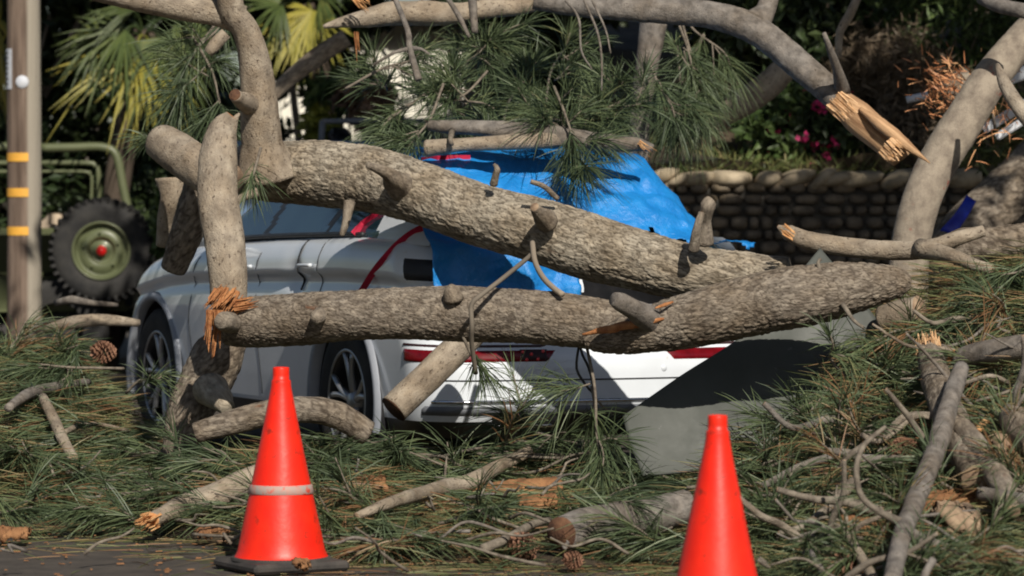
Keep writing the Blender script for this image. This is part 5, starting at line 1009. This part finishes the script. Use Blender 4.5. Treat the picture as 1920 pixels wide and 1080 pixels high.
# fan palms
def palm(label, base, fronds, seed, mats=(PALMG, PALMY)):
    o = empty('fan_palm', base); tag(o, label, 'palm', 'fan palms behind the car'); g = np.random.default_rng(seed)
    hub = np.array([0, 0, fronds[0][0][2] * 0 + .0]); b0 = np.array(base)
    tops = np.mean([np.array(c) for c, *_ in fronds], 0) - b0
    V, Q, c0, c1, *_ = tube_data([(0, 0, -.1), (tops[0] * .3, 0, tops[2] * .5), (tops[0], tops[1] + .25, tops[2] + .05)], [.11, .10, .09], seg=14, step=.06, wob=.2, seed=seed); mesh('trunk', V, [Q, c0, c1], BARKD, o)
    for c, ax, L, yellow in fronds:
        c = np.array(c) - b0; ax = nrm(np.array(ax, float)); st = tops + [0, .2, 0]
        V, f = simple_tube([st, (st + c) / 2 + [0, 0, .05], c], [.014, .011, .009], 6, .05); mat = mats[1] if yellow else mats[0]
        fr = mesh('frond_stalk', V, f, mat, o, attrs=None); nn = 30; Vs = []; ts = []
        sidev = nrm(np.cross(ax, [0, -.75, .65])); upv = np.cross(sidev, ax)
        for k in range(nn):
            a = (k / (nn - 1) - .5) * 2 * 1.75; d = ax * math.cos(a) + sidev * math.sin(a); l = L * (.75 + .25 * math.cos(a)) * g.uniform(.85, 1.08); pw = nrm(np.cross(d, upv)); ww = g.uniform(.008, .016); dr_ = g.uniform(.08, .7)
            if g.random() < .14: continue
            for s_ in (-1, 1):
                r0 = [c + d * l * t - np.array([0, 0, 1]) * l * dr_ * t ** 2.2 + upv * .0 for t in (0, .35, .7, 1)]
                ridge = upv * ww * .5; wds = (.35, 1, .75, .05)
                for i in range(3):
                    Vs += [r0[i] + ridge * wds[i], r0[i] + pw * s_ * ww * wds[i], r0[i + 1] + pw * s_ * ww * wds[i + 1], r0[i + 1] + ridge * wds[i + 1]]
                    ts += [np.clip(k / nn * .4 + g.random() * .6, 0, 1)] * 4
        mesh('frond', np.array(Vs), [np.arange(len(Vs)).reshape(-1, 4)], mat, o, False, attrs={'tint': np.array(ts)})
D1 = 27.5
palm('fan palm with drooping yellow fronds beside the utility pole', tuple(P(190, 0, D1 + .3)[:2]) + (0,), [(P(255, 95, D1), (-.75, -.3, -.45), .72, 1), (P(235, 55, D1), (-.6, -.3, -.2), .55, 0), (P(300, 70, D1), (.3, -.4, -.7), .55, 0), (P(250, 20, D1), (-.3, -.3, .7), .5, 0), (P(290, 110, D1), (.0, -.5, -.8), .55, 1), (P(330, 30, D1), (.7, -.3, .3), .5, 0), (P(190, 70, D1), (-.9, -.2, -.3), .4, 0)], 401)
palm('small yellow green fan palm right of the upright limb', tuple(P(668, 0, D1 + .3)[:2]) + (0,), [(P(585, 20, D1), (-.5, -.4, -.75), .5, 1), (P(555, 40, D1), (-.6, -.3, -.6), .38, 1), (P(600, 0, D1), (.4, -.4, .3), .45, 0), (P(530, 10, D1), (-.7, -.4, .2), .4, 0)], 402)
n = 60; B = P(-2, 60, 26) + rng.normal(size=(n, 3)) * [.05, .1, .2]; d = nrm(np.array([.1, -.2, -.8]) + rng.normal(size=(n, 3)) * .25); V, Q, T = needle_mesh(B, d, rng.uniform(.2, .4, n), .03, .1, rng.random(n)); tag(mesh('palm_leaf', V, [Q], PALMY, attrs={'tint': T}), 'yellowish palm leaf at the left edge beside the pole', 'palm leaf')

# ------------------------------------------------------------------ white wall, truck, odds and ends
hx0, hx1 = P(480, 0, 33)[0], P(1330, 0, 33)[0]; zt_ = P(0, 40, 33)[2]; hs = empty('white_house', ((hx0 + hx1) / 2, 33, 0)); tag(hs, 'sunlit white house wall glimpsed through the branches behind the car', 'house')
mb = MB(); V, f = box((0, 2, zt_ / 2), (hx1 - hx0, 4, zt_), .02); mb.add(V, f)
for k in range(int((hx1 - hx0) / .16)): V, f = box((-(hx1 - hx0) / 2 + .08 + k * .16, -.012, zt_ / 2), (.03, .03, zt_ - .1), .006); mb.add(V, f)
mb.build('wall', WALLW, hs, False)
V, f = box((0, 1.9, zt_ + .06), (hx1 - hx0 + .6, 4.6, .12), .03); mesh('roof', V, f, M('roof_shingle', (.08, .07, .065), (.14, .12, .11), 20, .9), hs, False)
q0 = P(640, 275, 24.0); tk = empty('pickup_truck', (q0[0], q0[1], 0)); tag(tk, 'blue pickup truck roof and cab window just above the thick trunk', 'truck')
def tl_(px, py, dy=0): p = P(px, py, 24.0); return np.array([p[0] - q0[0], dy, p[2]])
zb_ = tl_(0, 272)[2]; mb = MB(); V, f = box((0, .8, (zb_ + .45) / 2), (1.75, 4.6, zb_ - .45), .10); mb.add(V, f); mb.build('body', TRUCKB, tk, False)
zc_ = tl_(0, 227)[2]; mb = MB()
for x in (-.13, .62): V, f = simple_tube([(x * 1.05, 0, zb_ - .02), (x, .1, zc_)], .022, 8); mb.add(V, f)
V, f = simple_tube([(-.13, .1, zc_), (.25, .1, zc_ + .006), (.62, .1, zc_)], .018, 8); mb.add(V, f); mb.build('cab_frame', DKGREY, tk)
V, f = box((.0, -.02, zb_ + .06), (.16, .2, .12), .04); V += [-.02, .2, 0]; mesh('seat', V, f, BLACKP, tk)
V, f = lathe([(.2, -.1), (.33, -.11), (.36, -.06), (.36, .06), (.33, .11), (.2, .1), (0, .08)], 32, 'x')
for x in (-.75, .75):
    for y in (-.6, 2.2): mesh('wheel', V + [x, y, .36], f, TYRE, tk)
for k, (pp, lab, r_) in enumerate((([(1700, 187, 19), (1740, 178, 19)], 'short white metal tube beside the bristling torn branch', 14),)):
    V, f = simple_tube([P(*p) for p in pp], R(r_, 19), 12); tag(mesh('metal_tube', V, f, STEEL), lab, 'tube')
for k, (c, s_, a, lab) in enumerate((((1910, 140), (.26, .03, .07), -.35, 'upper white metal bar at the right edge behind the trunk'), ((1890, 215), (.30, .03, .05), -.55, 'middle white metal bar at the right edge'), ((1905, 235), (.24, .03, .04), -.55, 'lowest white metal bar at the right edge'))):
    V, f = box((0, 0, 0), s_, .008); o = mesh('metal_rod', V, f, STEEL, None, False); o.location = P(*c, 18.4); o.rotation_euler = (0, a, 0); tag(o, lab, 'slat', 'white metal bars at the right edge')
cs = [[P(1812, 366, 19.6), P(1830, 378, 19.6)], [P(1792, 398, 19.5), P(1812, 408, 19.55)], [P(1762, 432, 19.5), P(1790, 440, 19.5)]]
g_ = bez(cs, 14, 8); o = mesh('tarp', g_.reshape(-1, 3), [grid_faces(14, 8)], TARPD); tag(o, 'narrow dark blue plastic sheet beside the thick dark trunk at right', 'tarp'); m_ = o.modifiers.new('thickness', 'SOLIDIFY'); m_.thickness = .004

# added leaf canopy, unseen overhead, its clusters and gaps shaped to shade the background
sp_ = bpy.data.objects['standing_trunk']; cs = []
g = np.random.default_rng(77)
for x in np.arange(-5.5, 7.5, .95):
    for y in np.arange(14.6, 28, .95):
        if x < 2.75 and y < 17.9 or 1.9 < x < 3.3 and 17.9 < y < 19.6: continue
        if -3.6 < x < -.9 and 18.4 < y < 24.6: continue
        if -3.4 < x < -.1 and 23 < y < 25.6 or -2.5 < x < .8 and y > 26: continue
        if g.random() < (.0 if y < 16.7 and x < 5.2 else .5 if y < 18.2 and x < 4.3 else .3): continue
        cs.append(((x + g.normal() * .2, y + g.normal() * .2, 5.2 + g.normal() * .25), (.62, .62, .35)))
V, q, t = leaves_mesh(cs, 60000, .14, 500, narrow=.38, spread=.35, shell=.2); mesh('crown', V, [q], LEAFD, sp_, False, attrs={'tint': t})  # unseen shade canopy, only attached to the trunk as its crown

# leave out small repeats that nothing of can be seen from the camera's side
bpy.context.view_layer.update(); DG = bpy.context.evaluated_depsgraph_get(); eye = Vector((0, 0, CAMZ)); gone = []
for o in list(S.objects):
    if o.parent is None and (o.name.startswith('twig') or o.get('group') in (GA, GB, GC, GD, 'snapped branches in the tall brush', 'pine cones in the heap')):
        fam = [o] + list(o.children); seen = 0
        for q in fam:
            vs_ = q.data.vertices; mw = q.matrix_world
            for i in np.linspace(0, len(vs_) - 1, 90).astype(int):
                v = mw @ vs_[int(i)].co; a, b, _ = proj(v)
                if not (0 < a < 1920 and 0 < b < 1080): continue
                r = S.ray_cast(DG, eye, (v - eye).normalized(), distance=(v - eye).length + .02)
                if r[0] and r[4] in fam: seen += 1
        if seen < 4: gone += fam
for q in gone: bpy.data.objects.remove(q, do_unlink=True)
